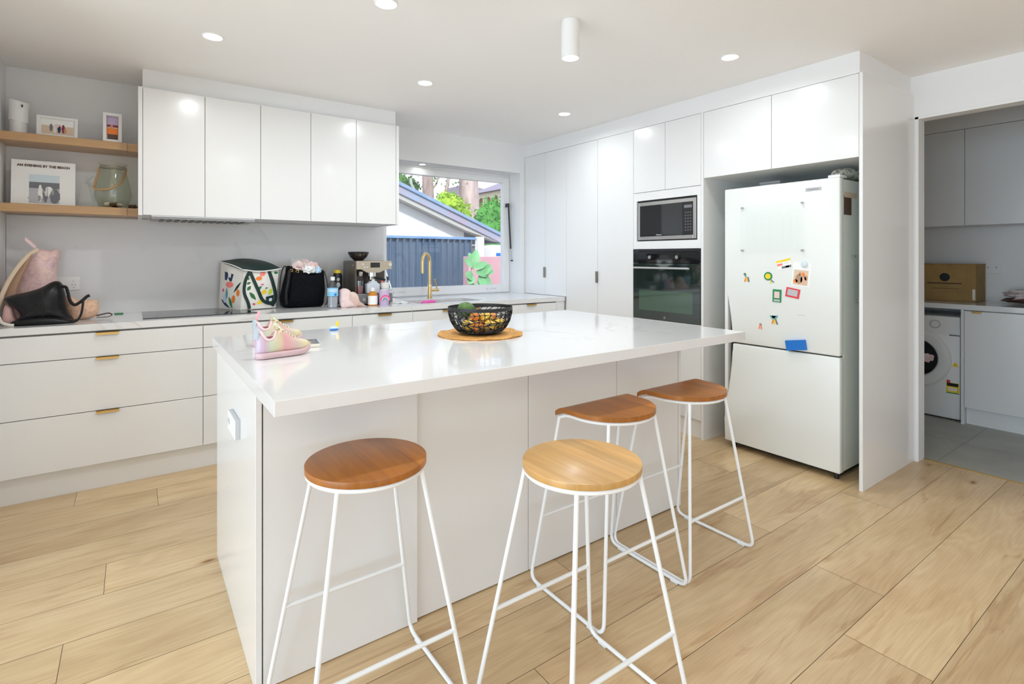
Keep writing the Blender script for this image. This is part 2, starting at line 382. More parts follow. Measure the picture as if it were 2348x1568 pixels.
# ------------------------------------------------------------------ room shell
ZC = 2.508; YW = 4.457; XR = 3.358; XD = 4.141
fb = bmesh.new(); lay = fb.loops.layers.color.new('plank')
P = .2567; known = {0: 2.035, 1: 2.389, 11: .103, 12: -.265, -1: 1.25, 2: 1.05, 3: .3, 4: 1.5, 5: 3.0, 6: -.2, 7: .9, 8: -.1, 9: .5, 10: 1.2}
L = 2.2; g = .0009
for r in range(-18, 16):
    y0 = .573+P*r; y1 = y0+P; y1 = min(y1, YW+.02)
    if y0 > YW: continue
    j = known.get(r, random.uniform(0, L)); k0 = math.floor((-4-j)/L)
    x = j+k0*L
    while x < 4.235:
        a, b = max(x, -4.0), min(x+L, 4.235)
        if b > a+.01:
            vs = [fb.verts.new(p) for p in ((a+g, y0+g, 0), (b-g, y0+g, 0), (b-g, y1-g, 0), (a+g, y1-g, 0))]
            f = fb.faces.new(vs); col = (random.random(), random.random(), random.random(), 1)
            for lp in f.loops: lp[lay] = col
        x += L
vs = [fb.verts.new(p) for p in ((-4, -4.05, -.002), (4.235, -4.05, -.002), (4.235, YW+.02, -.002), (-4, YW+.02, -.002))]
f = fb.faces.new(vs); f.material_index = 1
me = bpy.data.meshes.new('floor'); fb.to_mesh(me); fb.free(); me.materials.append(M['oak_floor']); mat('plank_gap', (.20, .12, .06), .8); me.materials.append(M['plank_gap'])
fo = bpy.data.objects.new('floor', me); C.objects.link(fo); fo['kind'] = 'structure'

mb = MB(); mat('grout', (.25, .26, .25), .8)
mb.box(4.235, -.6, -.06, 6.1, 3.1, -.0015)
fl = struct('floor_laundry', mb, ['grout', 'tile'])
mb = MB()
for i in range(4):
    for j in range(7):
        x0 = 4.237+i*.6; y0 = .88-.3*5+j*.6
        x0c, x1c = x0, min(x0+.597, 6.09); y0c, y1c = max(y0, -.6), min(y0+.597, 3.1)
        if x1c > x0c and y1c > y0c: mb.poly([(x0c, y0c, 0), (x1c, y0c, 0), (x1c, y1c, 0), (x0c, y1c, 0)])
part('tile', mb, 'tile', fl)
solo('threshold_strip', B(4.228, .36, 0, 4.242, 1.262, .004, bev=.001), 'brass', 'slim bronze threshold strip between oak boards and grey laundry tiles', 'threshold strip', (4.235, .8, 0))

struct('ceiling', B(-4.1, -4.1, ZC, 4.24, 4.9, ZC+.3), 'ceiling_paint')
struct('ceiling_laundry', B(4.24, -.7, 2.60, 6.2, 3.2, 2.8), 'ceiling_paint')
mb = MB(); mb.box(-.745, YW, 0, 1.80, 4.72, ZC); mb.box(1.80, YW, 2.213, 3.301, 4.72, ZC); mb.box(3.301, YW, 0, 4.24, 4.72, ZC); mb.box(1.80, YW, 0, 3.301, 4.72, .905)
struct('wall_back', mb, 'wall_paint')
struct('wall_left', B(-.745, 2.9, 0, -.645, YW, ZC), 'wall_paint')
struct('wall_living', B(-4.1, 2.9, 0, -.745, 3.0, ZC), 'wall_paint')
mb = MB(); mb.box(XD, 1.261, 0, 4.24, YW, ZC); mb.box(XD, .36, 2.242, 4.24, 1.261, ZC); mb.box(XD, -4.1, 0, 4.24, .36, ZC)
struct('wall_right', mb, 'wall_paint')
# rear wall with wide glazing, far-left wall with glazing
mb = MB(); mb.box(-4.1, -4.15, 0, -2.7, -4.05, ZC); mb.box(3.1, -4.15, 0, 4.24, -4.05, ZC); mb.box(-2.7, -4.15, 2.3, 3.1, -4.05, ZC)
struct('wall_rear', mb, 'wall_paint')
mb = MB(); mb.box(-4.1, -4.05, 0, -4.0, -1.9, ZC); mb.box(-4.1, 2.3, 0, -4.0, 2.9, ZC); mb.box(-4.1, -1.9, 2.3, -4.0, 2.3, ZC)
struct('wall_far_left', mb, 'wall_paint')
w2 = struct('window_2', MB(), 'upvc')
mb = MB()
for x in (-2.7, -.8, 1.15, 3.05): mb.box(x, -4.13, 0, x+.05, -4.08, 2.3)
mb.box(-2.7, -4.13, 0, 3.1, -4.08, .06); mb.box(-2.7, -4.13, 2.24, 3.1, -4.08, 2.3); part('window_frame', mb, 'grey_metal', w2)
w3 = struct('window_3', MB(), 'upvc')
mb = MB()
for y in (-1.9, .18, 2.25): mb.box(-4.08, y, 0, -4.03, y+.05, 2.3)
mb.box(-4.08, -1.9, 0, -4.03, 2.3, .06); mb.box(-4.08, -1.9, 2.24, -4.03, 2.3, 2.3); part('window_frame', mb, 'grey_metal', w3)
# laundry walls
struct('wall_laundry_back', B(6.0, -.7, 0, 6.1, 3.1, 2.6), 'wall_paint')
struct('wall_laundry_right', B(4.24, -.7, 0, 6.0, -.6, 2.6), 'wall_paint')
struct('wall_laundry_left', B(4.24, 2.4, 0, 6.0, 2.5, 2.6), 'wall_paint')
# door lining of the laundry opening
mb = MB(); mb.box(XD-.006, 1.243, 0, 4.242, 1.2625, 2.242, bev=.001); mb.box(XD-.006, .358, 2.226, 4.242, 1.2625, 2.2435, bev=.001); mb.box(XD-.006, .358, 0, 4.242, .376, 2.242, bev=.001)
struct('trim_1', mb, 'door_paint')
# plaster bulkheads over the cupboards
struct('trim_2', B(.04, 4.022, 2.383, 1.719, YW, ZC), 'wall_paint')
struct('trim_3', B(XR+.002, 1.287, 2.383, XD, YW, ZC), 'wall_paint')
struct('trim_4', B(5.62, -.6, 2.40, 6.0, 2.4, 2.60), 'wall_paint')
struct('baseboard_right', B(XD-.012, -4.05, 0, XD, .30, .09, bev=.002), 'door_paint')

# ------------------------------------------------------------------ kitchen window
wy = 4.65
win = struct('window_1', MB(), 'upvc')
def frame(mb, x0, z0, x1, z1, y0, y1, wl_, wr_, wb_, wt_):
    mb.box(x0, y0, z0, x0+wl_, y1, z1, bev=.002); mb.box(x1-wr_, y0, z0, x1, y1, z1, bev=.002)
    mb.box(x0+wl_, y0, z0, x1-wr_, y1, z0+wb_, bev=.002); mb.box(x0+wl_, y0, z1-wt_, x1-wr_, y1, z1, bev=.002)
mb = MB(); frame(mb, 1.80, .951, 3.301, 2.213, wy+.006, wy+.06, .03, .014, .012, .03); part('window_frame', mb, 'upvc', win)
mb = MB(); frame(mb, 1.822, .960, 3.287, 2.187, wy-.006, wy+.05, .075, .075, .082, .062); sash = part('sash', mb, 'upvc', win)
part('pane', B(1.89, wy+.018, 1.03, 3.22, wy+.024, 2.13), 'window_glass', sash)
mb = MB(); frame(mb, 1.892, 1.036, 3.216, 2.129, wy+.004, wy+.016, .008, .010, .006, .006); part('glazing_bead', mb, 'upvc', sash)
for xx, s_ in ((1.99, 1), (3.03, 1)):
    textpart('E 17HE', .022, (xx+.03, wy-.0068, .998), (PI/2, 0, 0), 'light_grey', sash, 'sticker', sx=1.9)
st = thing('gas_strut', 'black gas strut on the right side of the open-out kitchen window frame', 'window strut', (3.27, 4.60, 1.28))
mb = MB(); mb.cyl((3.248, 4.6, 1.88), (3.277, 4.6, 1.42), .0085, n=12); part('cylinder', mb, 'black_plastic', st)
mb = MB(); mb.cyl((3.277, 4.6, 1.42), (3.288, 4.6, 1.30), .0035, n=10); part('rod', mb, 'grey_metal', st)
part('bracket', B(3.236, 4.595, 1.865, 3.258, 4.644, 1.905, bev=.003), 'black_plastic', st); part('bracket', B(3.28, 4.59, 1.288, 3.3005, 4.61, 1.30, bev=.002), 'black_plastic', st)

# ------------------------------------------------------------------ lamps
LAMP = 4.7
def lamp_light(parent, x, y, z, power, spread=166, size=.085):
    l = bpy.data.lights.new('bulb_light', 'AREA'); l.shape = 'DISK'; l.size = size; l.energy = power; l.spread = math.radians(spread); l.color = (.92, .97, 1)
    o = bpy.data.objects.new('bulb_light', l); C.objects.link(o); o.parent = parent; o.location = Vector((x, y, z))-WL[parent]
def downlight(x, y, z, label, power=LAMP, r=.053, group='recessed ceiling downlights'):
    t = thing('downlight', label, 'ceiling light', (x, y, z), group)
    mb = MB(); mb.lathe([(r-.008, -.003), (r-.003, -.005), (r, -.001), (r, 0)], (x, y, z), 32, False); part('trim_ring', mb, 'white_plastic', t)
    mb = MB(); mb.lathe([(.001, -.0025), (r-.007, -.003)], (x, y, z), 32, False); part('diffuser', mb, 'lamp_face', t)
    lamp_light(t, x, y, z-.007, power)
downlight(.339, 3.218, ZC, 'recessed downlight nearest the oak shelves, above the left end of the wall cupboards')
downlight(1.596, 3.236, ZC, 'recessed downlight in front of the right end of the wall cupboards')
downlight(2.871, 3.269, ZC, 'recessed downlight nearest the window corner, farthest one along the ceiling', power=LAMP*.8)
downlight(2.85, 1.774, ZC, 'recessed downlight in front of the fridge cupboards, rightmost on the ceiling', power=LAMP*.65)
for x, y in ((2.85, .28), (.34, .55), (1.6, .45), (-1.5, .9), (-1.5, -1.6), (.6, -1.9), (2.7, -1.9)):  # unseen downlights, added to light the near floor and room
    downlight(x, y, ZC, 'recessed downlight in the ceiling behind the viewer, outside the picture', power=LAMP*.32)
downlight(2.219, 4.56, 2.213, 'tiny recessed downlight in the lintel soffit over the kitchen sink window', power=.12, r=.036, group='soffit lights')
def cylinder_light(x, y, label):
    t = thing('cylinder_light', label, 'ceiling light', (x, y, ZC), 'surface cylinder lights over the island'); zb = 2.322; r = .046
    mb = MB(); mb.lathe([(r-.004, 0), (r-.004, -.006), (r, -.007), (r, zb-ZC+.002), (r-.002, zb-ZC), (r-.005, zb-ZC), (r-.005, zb-ZC+.012)], (x, y, ZC), 40, False); part('housing', mb, 'white_plastic', t)
    mb = MB(); mb.lathe([(.001, zb-ZC+.003), (r-.004, zb-ZC+.003)], (x, y, ZC), 40, False); part('diffuser', mb, 'lamp_face', t)
    lamp_light(t, x, y, zb-.004, LAMP*1.0)
cylinder_light(1.768, 1.968, 'white cylinder surface light hanging from the ceiling over the island, right of centre')
cylinder_light(.802, 1.968, 'white cylinder surface light over the left half of the island, cut off above')

# ------------------------------------------------------------------ cabinets along the back wall
def pull_y(x0, x1, z, y, parent, m='brass'):
    mb = MB(); mb.box(x0, y-.014, z-.014, x1, y-.0115, z+.001); mb.box(x0, y-.014, z-.0015, x1, y+.012, z+.0015); return part('handle', mb, m, parent)
def pull_x(y0, z0, z1, x, parent, m='bronze_dark'):
    mb = MB(); mb.box(x-.014, y0-.012, z0, x-.0115, y0+.012, z1); mb.box(x-.014, y0-.0015, z0, x+.010, y0+.0015, z1); return part('handle', mb, m, parent)
YF = 3.816; G = .0015
def base_cab(x0, x1, label, drawers=True, hx=None, doors=None):
    t = thing('base_cabinet', label, 'cabinet', ((x0+x1)/2, YF+.02, 0))
    mb = MB()
    if 'sink' in label:
        mb.box(x0+.001, YF+.020, .15, x0+.017, YW-.012, .911); mb.box(x1-.017, YF+.020, .15, x1-.001, YW-.012, .911)
        mb.box(x0+.017, YF+.020, .15, x1-.017, YW-.012, .166); mb.box(x0+.017, YW-.02, .166, x1-.017, YW-.012, .911)
    else: mb.box(x0+.001, YF+.020, .15, x1-.001, YW-.012, .911)
    part('carcass', mb, 'laminate_edge', t)
    part('kickboard', B(x0, YF+.047, 0, x1, YF+.063, .15), 'laminate', t)
    part('shadow_gap', B(x0+.003, YF+.0185, .152, x1-.003, YF+.0198, .908), 'gap', t)  # dark sheet behind the fronts, paints shade into their joints
    if drawers:
        for za, zb in ((.152, .4535), (.4575, .7600), (.764, .9005)):
            d = part('drawer_front', B(x0+G, YF, za, x1-G, YF+.018, zb, bev=.001), 'laminate', t)
            pull_y(hx-.052, hx+.052, zb+.001, YF, d)
    else:
        for a, b, h in doors:
            d = part('door', B(a+G, YF, .152, b-G, YF+.018, .9005, bev=.001), 'laminate', t)
            pull_y(h-.052, h+.052, .9015, YF, d)
base_cab(-.643, .349, 'wide white drawer unit at the left end of the back wall, below the bags', hx=-.126)
base_cab(.349, 1.295, 'white drawer unit under the hob and cooler bag, partly behind the island', hx=.83)
base_cab(1.295, 1.775, 'narrow white drawer unit under the coffee machine', hx=1.542)
base_cab(1.775, 2.65, 'white sink cabinet below the brass tap', drawers=False, doors=[(1.775, 2.2125, 2.09), (2.2125, 2.65, 2.335)])
base_cab(2.65, 3.25, 'white base cabinet at the right end of the bench, beside the pantry', drawers=False, doors=[(2.65, 3.25, 2.95)])
solo('filler_panel', B(3.252, YF+.004, 0, 3.356, YF+.02, .911), 'laminate', 'narrow white filler panel between the last base cabinet and the pantry doors', 'filler panel', (3.3, YF, 0))
# bench top with sink cut-out
SX0, SX1, SY0, SY1 = 1.88, 2.50, 3.935, 4.275
t = solo('benchtop', MB(), 'quartz', 'long white quartz benchtop running along the back wall under the window', 'benchtop', (0, 0, 0))
bpy.data.objects.remove(t)
mb = MB(); T0, T1 = .912, .951
mb.box(-.643, YF-.004, T0, SX0, YW-.001, T1); mb.box(SX1, YF-.004, T0, XR-.001, YW-.001, T1)
mb.box(SX0, YF-.004, T0, SX1, SY0, T1); mb.box(SX0, SY1, T0, SX1, YW-.001, T1); mb.box(1.802, YW-.001, T0, 3.299, wy+.004, T1)
solo('benchtop', mb, 'quartz', 'long white quartz benchtop running along the back wall under the window', 'benchtop', (0, 4, .93))
solo('splashback', B(-.643, YW-.012, T1+.0005, 1.786, YW-.001, 1.592), 'splash_stone', 'pale grey stone splashback slab behind the hob and bags', 'splashback', (.5, YW, T1))
# wall cupboards
ZB, ZT, YU = 1.593, 2.383, 3.974
def wall_cab(x0, x1, label, seams, extra=None):
    t = thing('wall_cupboard', label, 'cupboard', ((x0+x1)/2, YU+.02, ZB))
    part('carcass', B(x0+.001, YU+.020, ZB+.004, x1-.001, YW-.001, ZT-.001), 'laminate_edge', t)
    part('shadow_gap', B(x0+.002, YU+.0185, ZB+.004, x1-.002, YU+.0198, ZT-.003), 'gap', t)
    for a, b in zip(seams, seams[1:]): part('door', B(a+G, YU, ZB, b-G, YU+.018, ZT-.001, bev=.001), 'laminate', t)
    return t
wall_cab(.040, .709, 'white wall cupboard over the hob, holding the rangehood', (.040, .374, .709))
wall_cab(.709, 1.380, 'white wall cupboard in the middle of the row, right of the rangehood', (.709, 1.044, 1.380))
wall_cab(1.380, 1.703, 'single-door white wall cupboard at the window end of the row', (1.380, 1.703))
solo('end_panel', B(.017, YU-.002, ZB-.003, .0395, YW-.001, ZT), 'laminate', 'white end panel of the wall cupboards beside the oak shelves', 'panel', (.028, 4.2, ZB))
solo('end_panel', B(1.7035, YU-.002, ZB-.003, 1.727, YW-.001, ZT), 'laminate', 'white end panel of the wall cupboards beside the window', 'panel', (1.715, 4.2, ZB))
h = thing('rangehood', 'slim grey undermount rangehood beneath the first wall cupboard', 'rangehood', (.38, 4.14, ZB))
part('body', B(.085, YU+.022, ZB-.022, .675, YU+.32, ZB+.003, bev=.002), 'grey_metal', h)
mb = MB()
for i in range(12): mb.box(.13+i*.042, YU+.05, ZB-.026, .13+i*.042+.024, YU+.28, ZB-.0215)
part('filter_grille', mb, 'black_plastic', h)
part('slide_rail', B(.085, YU+.016, ZB-.008, .675, YU+.023, ZB+.0005), 'steel', h)
# oak shelves
for z0, lab in ((2.016, 'upper oak floating shelf with the vase and small photo frames'), (1.598, 'lower oak floating shelf with the photo book and glass lantern')):
    t = thing('floating_shelf', lab, 'shelf', (-.31, YW, z0), 'oak floating shelves')
    part('board', B(-.643, 4.20, z0, -.040, YW-.001, z0+.049, bev=.001), 'shelf_oak', t)
    part('end_filler', B(-.0395, 4.212, z0, .0165, YW-.001, z0+.049), 'shelf_oak', t)
# outlets on the splashback
def outlet(name, lab, x0, z0, x1, z1, y, sockets=2):
    t = thing(name, lab, 'power point', ((x0+x1)/2, y, z0))
    part('plate', B(x0, y-.009, z0, x1, y, z1, bev=.003, seg=2), 'white_plastic', t)
    mb = MB(); zc = (z0+z1)/2
    for k in range(sockets):
        cx = x0+(x1-x0)*(k+.5)/sockets
        for dx, dz, a in ((-.008, -.008, .5), (.008, -.008, -.5), (0, -.026, 0)):
            mb.box(cx+dx-.0015, y-.0096, zc+dz-.004, cx+dx+.0015, y-.0088, zc+dz+.004)
        part('socket', mb, 'mid_grey', t); mb = MB()
    for k in range(sockets):
        cx = x0+(x1-x0)*(k+.5)/sockets; part('switch', B(cx-.006, y-.013, zc+.010, cx+.006, y-.0092, zc+.024, bev=.001), 'white_plastic', t)
outlet('power_outlet', 'white double power outlet on the splashback behind the backpack', -.415, 1.117, -.291, 1.203, YW-.012)
outlet('power_outlet', 'white double power outlet on the splashback above the black tote', 1.009, 1.225, 1.133, 1.320, YW-.012)
# hob
h = thing('induction_hob', 'black glass hob set in the benchtop under the rangehood', 'hob', (.36, 4.18, .951))
part('glass_top', B(.04, 3.925, .9512, .68, 4.425, .956, bev=.0015), 'hob_glass', h)
mb = MB()
for cx, cy, rr in ((.2, 4.06, .09), (.2, 4.29, .075), (.52, 4.06, .075), (.52, 4.29, .09)): mb.lathe([(rr-.0015, .9563), (rr, .9563)], (cx, cy, 0), 40, False)
part('zone_ring', mb, 'mid_grey', h, smooth=0)
part('touch_mark', B(.30, 3.945, .9561, .42, 3.949, .9564), 'light_grey', h)
# sink
s = thing('sink', 'stainless undermount sink in the benchtop below the window', 'sink', (2.19, 4.1, .76))
mb = MB()
mb.box(SX0-.012, SY0-.012, .755, SX1+.012, SY1+.012, .760)
mb.box(SX0-.012, SY0-.012, .760, SX0, SY1+.012, .9115); mb.box(SX1, SY0-.012, .760, SX1+.012, SY1+.012, .9115); mb.box(SX0, SY0-.012, .760, SX1, SY0, .9115); mb.box(SX0, SY1, .760, SX1, SY1+.012, .9115)
part('bowl', mb, 'steel', s)
mb = MB(); mb.lathe([(.001, .7625), (.03, .7625), (.042, .7605)], (2.19, 4.12, 0), 24, False); part('drain', mb, 'chrome', s)
solo('sponge', pillow([(2.05, .90), (2.17, .90), (2.175, .945), (2.10, .950), (2.05, .94)], 4.215, .03, amp=.003), 'hotpink', 'hot pink dish cloth at the back of the sink beneath the tap', 'cloth', (2.1, 4.21, .90))
# brass tap
t = thing('brass_tap', 'brushed brass gooseneck tap with side lever behind the sink', 'tap', (2.215, 4.39, .951))
tx, ty = 2.213, 4.395
mb = MB(); mb.lathe([(.026, .951), (.026, .957), (.019, .959), (.019, 1.075), (.016, 1.08)], (tx, ty, 0), 28); part('base', mb, 'brass_tap', t)
d = Vector((-.78, -.40, 0)).normalized(); pts = [Vector((tx, ty, 1.07)), Vector((tx, ty, 1.28))]
R_ = .055; c = Vector((tx, ty, 1.28))+d*R_
for i in range(1, 13):
    a = PI-PI*i/12; pts.append(c+Vector((d.x*R_*math.cos(a)*1, d.y*R_*math.cos(a), R_*math.sin(a)*1.5)))
pts.append(pts[-1]+Vector((0, 0, -.085)))
mb = MB(); mb.tube(pts, .0145, 16); part('spout', mb, 'brass_tap', t)
mb = MB(); mb.cyl(pts[-1]+Vector((0, 0, .0)), pts[-1]+Vector((0, 0, -.012)), .0125, n=16); part('aerator', mb, 'brass_tap', t)
mb = MB(); mb.cyl((tx+.015, ty, 1.025), (tx+.092, ty, 1.025), .0135, n=18); part('valve', mb, 'brass_tap', t)
mb = MB(); mb.tube([(tx+.075, ty, 1.035), (tx+.066, ty, 1.075), (tx+.048, ty-.002, 1.125)], [.005, .006, .0065], 10); part('lever', mb, 'brass_tap', t)

# ------------------------------------------------------------------ tall cabinets on the right
def tall_door(t, y0, y1, z0, z1, x=XR): return part('door', B(x, y0+G, z0, x+.018, y1-G, z1, bev=.001), 'laminate', t)
t = thing('corner_cupboard', 'tall white corner cupboard beside the window, standing behind the end of the benchtop', 'cupboard', (3.7, 4.1, 0))
part('carcass', B(XR+.020, 3.795, 0, XD-.002, YW-.001, 2.382), 'laminate_edge', t)
part('shadow_gap', B(XR+.0185, 3.797, .955, XR+.0198, 4.45, 2.380), 'gap', t)
d1 = tall_door(t, 3.793, 4.115, .953, 2.380); tall_door(t, 4.115, 4.452, .953, 2.380); pull_x(4.119, 1.126, 1.232, XR, d1)
t = thing('pantry_cupboard', 'full-height white pantry cupboard between the corner cupboard and the oven tower', 'cupboard', (3.7, 3.37, 0))
part('carcass', B(XR+.020, 2.963, 0, XD-.002, 3.7935, 2.382), 'laminate_edge', t)
part('shadow_gap', B(XR+.0185, 2.965, .16, XR+.0198, 3.791, 2.380), 'gap', t)
d1 = tall_door(t, 2.961, 3.378, .132, 2.380); tall_door(t, 3.378, 3.793, .132, 2.380); pull_x(3.380, 1.103, 1.204, XR, d1)
# oven tower
t = thing('oven_tower', 'tall white cabinet tower housing the microwave and black oven', 'cabinet', (3.7, 2.64, 0))
mb = MB()
mb.box(XR+.020, 2.922, 0, XD-.002, 2.961, 2.382); mb.box(XR+.020, 2.3205, 0, XD-.002, 2.350, 2.382)
for a, b in ((1.855, 2.382), (1.408, 1.452), (.70, .83), (0, .13)): mb.box(XR+.020, 2.350, a, XD-.002, 2.922, b)
mb.box(XD-.03, 2.350, .83, XD-.002, 2.922, 1.855)
part('carcass', mb, 'laminate_edge', t)
part('shadow_gap', B(XR+.0185, 2.323, 1.86, XR+.0198, 2.958, 2.380), 'gap', t)
tall_door(t, 2.641, 2.961, 1.857, 2.380); tall_door(t, 2.321, 2.641, 1.857, 2.380)
mb = MB(); mb.box(XR, 2.924, 1.396, XR+.018, 2.9595, 1.853); mb.box(XR, 2.3215, 1.396, XR+.018, 2.352, 1.853); mb.box(XR, 2.352, 1.788, XR+.018, 2.924, 1.853); mb.box(XR, 2.352, 1.396, XR+.018, 2.924, 1.459)
part('surround_panel', mb, 'laminate', t)
part('drawer_front', B(XR, 2.321+G, .135, XR+.018, 2.961-G, .832, bev=.001), 'laminate', t)
part('kickboard', B(XR+.045, 2.321, 0, XR+.06, 2.961, .13), 'laminate', t)
solo('tower_side_panel', B(XR-.001, 2.300, 0, XD-.002, 2.3195, 2.382), 'laminate', 'white side panel of the oven tower lining the left of the fridge recess', 'panel', (3.75, 2.31, 0))
# microwave
t = thing('microwave', 'built-in microwave with steel frame and black glass door', 'microwave', (3.6, 2.64, 1.46))
part('body', B(XR+.012, 2.353, 1.461, XR+.42, 2.923, 1.786), 'dark', t)
mb = MB(); a0, a1, b0, b1 = 2.360, 2.917, 1.468, 1.772
mb.box(XR-.004, a1-.026, b0, XR+.014, a1, b1, bev=.002); mb.box(XR-.004, a0, b0, XR+.014, a0+.026, b1, bev=.002)
mb.box(XR-.004, a0+.026, b0, XR+.014, a1-.026, b0+.028, bev=.002); mb.box(XR-.004, a0+.026, b1-.028, XR+.014, a1-.026, b1, bev=.002); part('steel_frame', mb, 'steel', t)
dr = part('door', B(XR-.001, 2.478, 1.496, XR+.012, 2.891, 1.744), 'black_glass', t)
cp = part('control_panel', B(XR-.0005, 2.386, 1.496, XR+.012, 2.476, 1.744), 'black_plastic', t)
mb = MB()
for i in range(3):
    for j in range(7): mb.box(XR-.0015, 2.404+i*.022, 1.530+j*.022, XR, 2.404+i*.022+.010, 1.530+j*.022+.006)
part('button', mb, 'mid_grey', cp)
part('display', B(XR-.0015, 2.398, 1.700, XR, 2.466, 1.722), 'mid_grey', cp)
textpart('Panasonic', .013, (XR-.0015, 2.70, 1.507), (PI/2, 0, -PI/2), 'white_plastic', dr)
# oven
t = thing('oven', 'black glass built-in oven below the microwave', 'oven', (3.6, 2.64, .835))
part('body', B(XR+.012, 2.352, .835, XR+.55, 2.920, 1.406), 'dark', t)
cp = part('control_panel', B(XR-.006, 2.3235, 1.284, XR+.012, 2.9585, 1.373, bev=.001), 'black_glass', t)
part('top_strip', B(XR-.006, 2.3235, 1.375, XR+.012, 2.9585, 1.394), 'black_plastic', t)
dr = part('door', B(XR-.006, 2.3235, .836, XR+.012, 2.9585, 1.281, bev=.001), 'oven_glass', t)
part('door_window', B(XR-.0072, 2.385, .905, XR-.006, 2.895, 1.065), 'oven_window', dr)
mb = MB(); mb.tube([(XR-.035, 2.40, 1.245), (XR-.035, 2.925, 1.245)], .008, 12)
for y in (2.43, 2.89): mb.cyl((XR-.035, y, 1.245), (XR-.004, y, 1.245), .006, n=10)
part('handle', mb, 'grey_metal', dr)
for y in (2.773, 2.515):
    k = part('knob', MB().cyl((XR-.006, y, 1.33), (XR-.026, y, 1.33), .019, .0165, 24), 'black_plastic', cp)
    part('knob_cap', MB().cyl((XR-.026, y, 1.33), (XR-.0275, y, 1.33), .014, .014, 20), 'steel', cp)
part('clock_display', B(XR-.0068, 2.60, 1.315, XR-.006, 2.69, 1.345), 'dark', cp)
mb = MB(); mb.box(XR-.0068, 2.634, .850, XR-.006, 2.648, .852); mb.box(XR-.0068, 2.634, .857, XR-.006, 2.648, .859); mb.box(XR-.0068, 2.634, .864, XR-.006, 2.648, .866); mb.box(XR-.0068, 2.646, .850, XR-.006, 2.648, .866)
part('emblem', mb, 'light_grey', dr)
# over-fridge cupboard and end panel
t = thing('fridge_cupboard', 'white two-door cupboard bridging over the fridge', 'cupboard', (3.7, 1.79, 1.903))
part('carcass', B(XR+.020, 1.290, 1.905, XD-.002, 2.2995, 2.382), 'laminate_edge', t)
part('shadow_gap', B(XR+.0185, 1.292, 1.908, XR+.0198, 2.297, 2.380), 'gap', t)
tall_door(t, 1.2895, 1.798, 1.903, 2.380); tall_door(t, 1.798, 2.2995, 1.903, 2.380)
solo('fridge_end_panel', B(XR-.001, 1.270, 0, XD-.001, 1.2888, 2.3825), 'laminate', 'full-height white end panel between the fridge and the laundry doorway', 'panel', (3.75, 1.28, 0))

# ------------------------------------------------------------------ fridge
t = thing('fridge', 'white upright fridge freezer covered in magnets and photos', 'fridge', (3.7, 1.78, 0))
FX = 3.386
def fridge_door(pts, z, name):
    mb = MB(); mb.prism([(FX, a, b) for a, b in pts], (.055, 0, 0))
    es = [e for e in mb.bm.edges]; bmesh.ops.bevel(mb.bm, geom=es, offset=.008, segments=3, profile=.5, affect='EDGES')
    return part(name, mb, 'fridge_white', t)
arc1 = [(2.150, 1.19)]+[(2.150-.062*math.sin(i/8*PI/2), 1.19-.45*i/8) for i in range(1, 9)]
arc2 = [(2.088+.062*(1-math.cos(i/8*PI/2)), .731-.50*i/8) for i in range(0, 9)]
ud = fridge_door([(2.150, 1.806), (1.402, 1.806), (1.402, .741)]+[(a, b) for a, b in arc1[::-1]], 0, 'upper_door')
ld = fridge_door([(2.150, .045), (1.402, .045), (1.402, .733)]+[(a, b) for a, b in arc2][::1]+[(2.150, .20)], 0, 'lower_door')
mb = MB(); mb.box(FX+.058, 1.405, .045, 4.08, 2.150, 1.80, bev=.012, seg=3); body = part('body', mb, 'fridge_side', t)
part('door_seal', B(FX+.050, 1.412, .06, FX+.060, 2.128, 1.79), 'dark', t)
part('handle_trim', B(FX+.006, 2.128, .22, FX+.052, 2.152, 1.185, bev=.004, seg=2), 'white_plastic', t)
part('plinth', B(FX+.08, 1.43, .012, 4.05, 2.12, .045), 'dark', t)
for y in (1.44, 2.10): part('foot', MB().cyl((FX+.05, y, 0), (FX+.05, y, .045), .014, n=14), 'black_plastic', t)
part('hinge_cover', B(FX+.004, 1.402, 1.8055, FX+.10, 1.47, 1.822, bev=.005, seg=2), 'white_plastic', t)
bd = part('badge', B(FX-.003, 1.505, 1.737, FX, 1.597, 1.758, bev=.001), 'light_grey', ud)
textpart('Westinghouse', .012, (FX-.0035, 1.551, 1.7475), (PI/2, 0, -PI/2), 'mid_grey', bd)

# ------------------------------------------------------------------ island
IX0, IX1, IY0, IY1 = .2976, 2.526, 1.487, 2.849
solo('island_benchtop', B(IX0, IY0, .9085, IX1, IY1, .951, bev=.0012), 'quartz', 'large white veined quartz top of the kitchen island', 'benchtop', (1.5, 2.3, .9))
def isl(x0, x1, lab, proud=0):
    t = thing('island_cabinet', lab, 'cabinet', ((x0+x1)/2, 2.2, 0), 'cabinets under the island top')
    part('carcass', B(x0+.001, 1.792, .012, x1-.001, 2.655, .908), 'laminate_edge', t)
    part('shadow_gap', B(x0+.001, 1.7905, .010, x1-.001, 1.7918, .906), 'gap', t)
    part('front_panel', B(x0+G, 1.772-proud, .006 if not proud else .003, x1-G, 1.790, .9078, bev=.001), 'laminate', t)
    part('door', B(x0+G, 2.657, .09, x1-G, 2.675, .906, bev=.001), 'laminate', t)
isl(.319, .838, 'leftmost island cabinet, its plain white panel behind the first stool', .013)
isl(.838, 1.355, 'second island cabinet from the left, plain white panel under the overhang')
isl(1.355, 1.892, 'third island cabinet, white panel behind the D-shaped stools')
isl(1.892, 2.362, 'rightmost island cabinet, white panel facing the far stool')
solo('island_end_panel', B(.299, 1.757, 0, .3165, 2.681, .9083, bev=.0006), 'laminate', 'glossy white end panel on the left side of the island with a power outlet', 'panel', (.3, 2.2, 0))
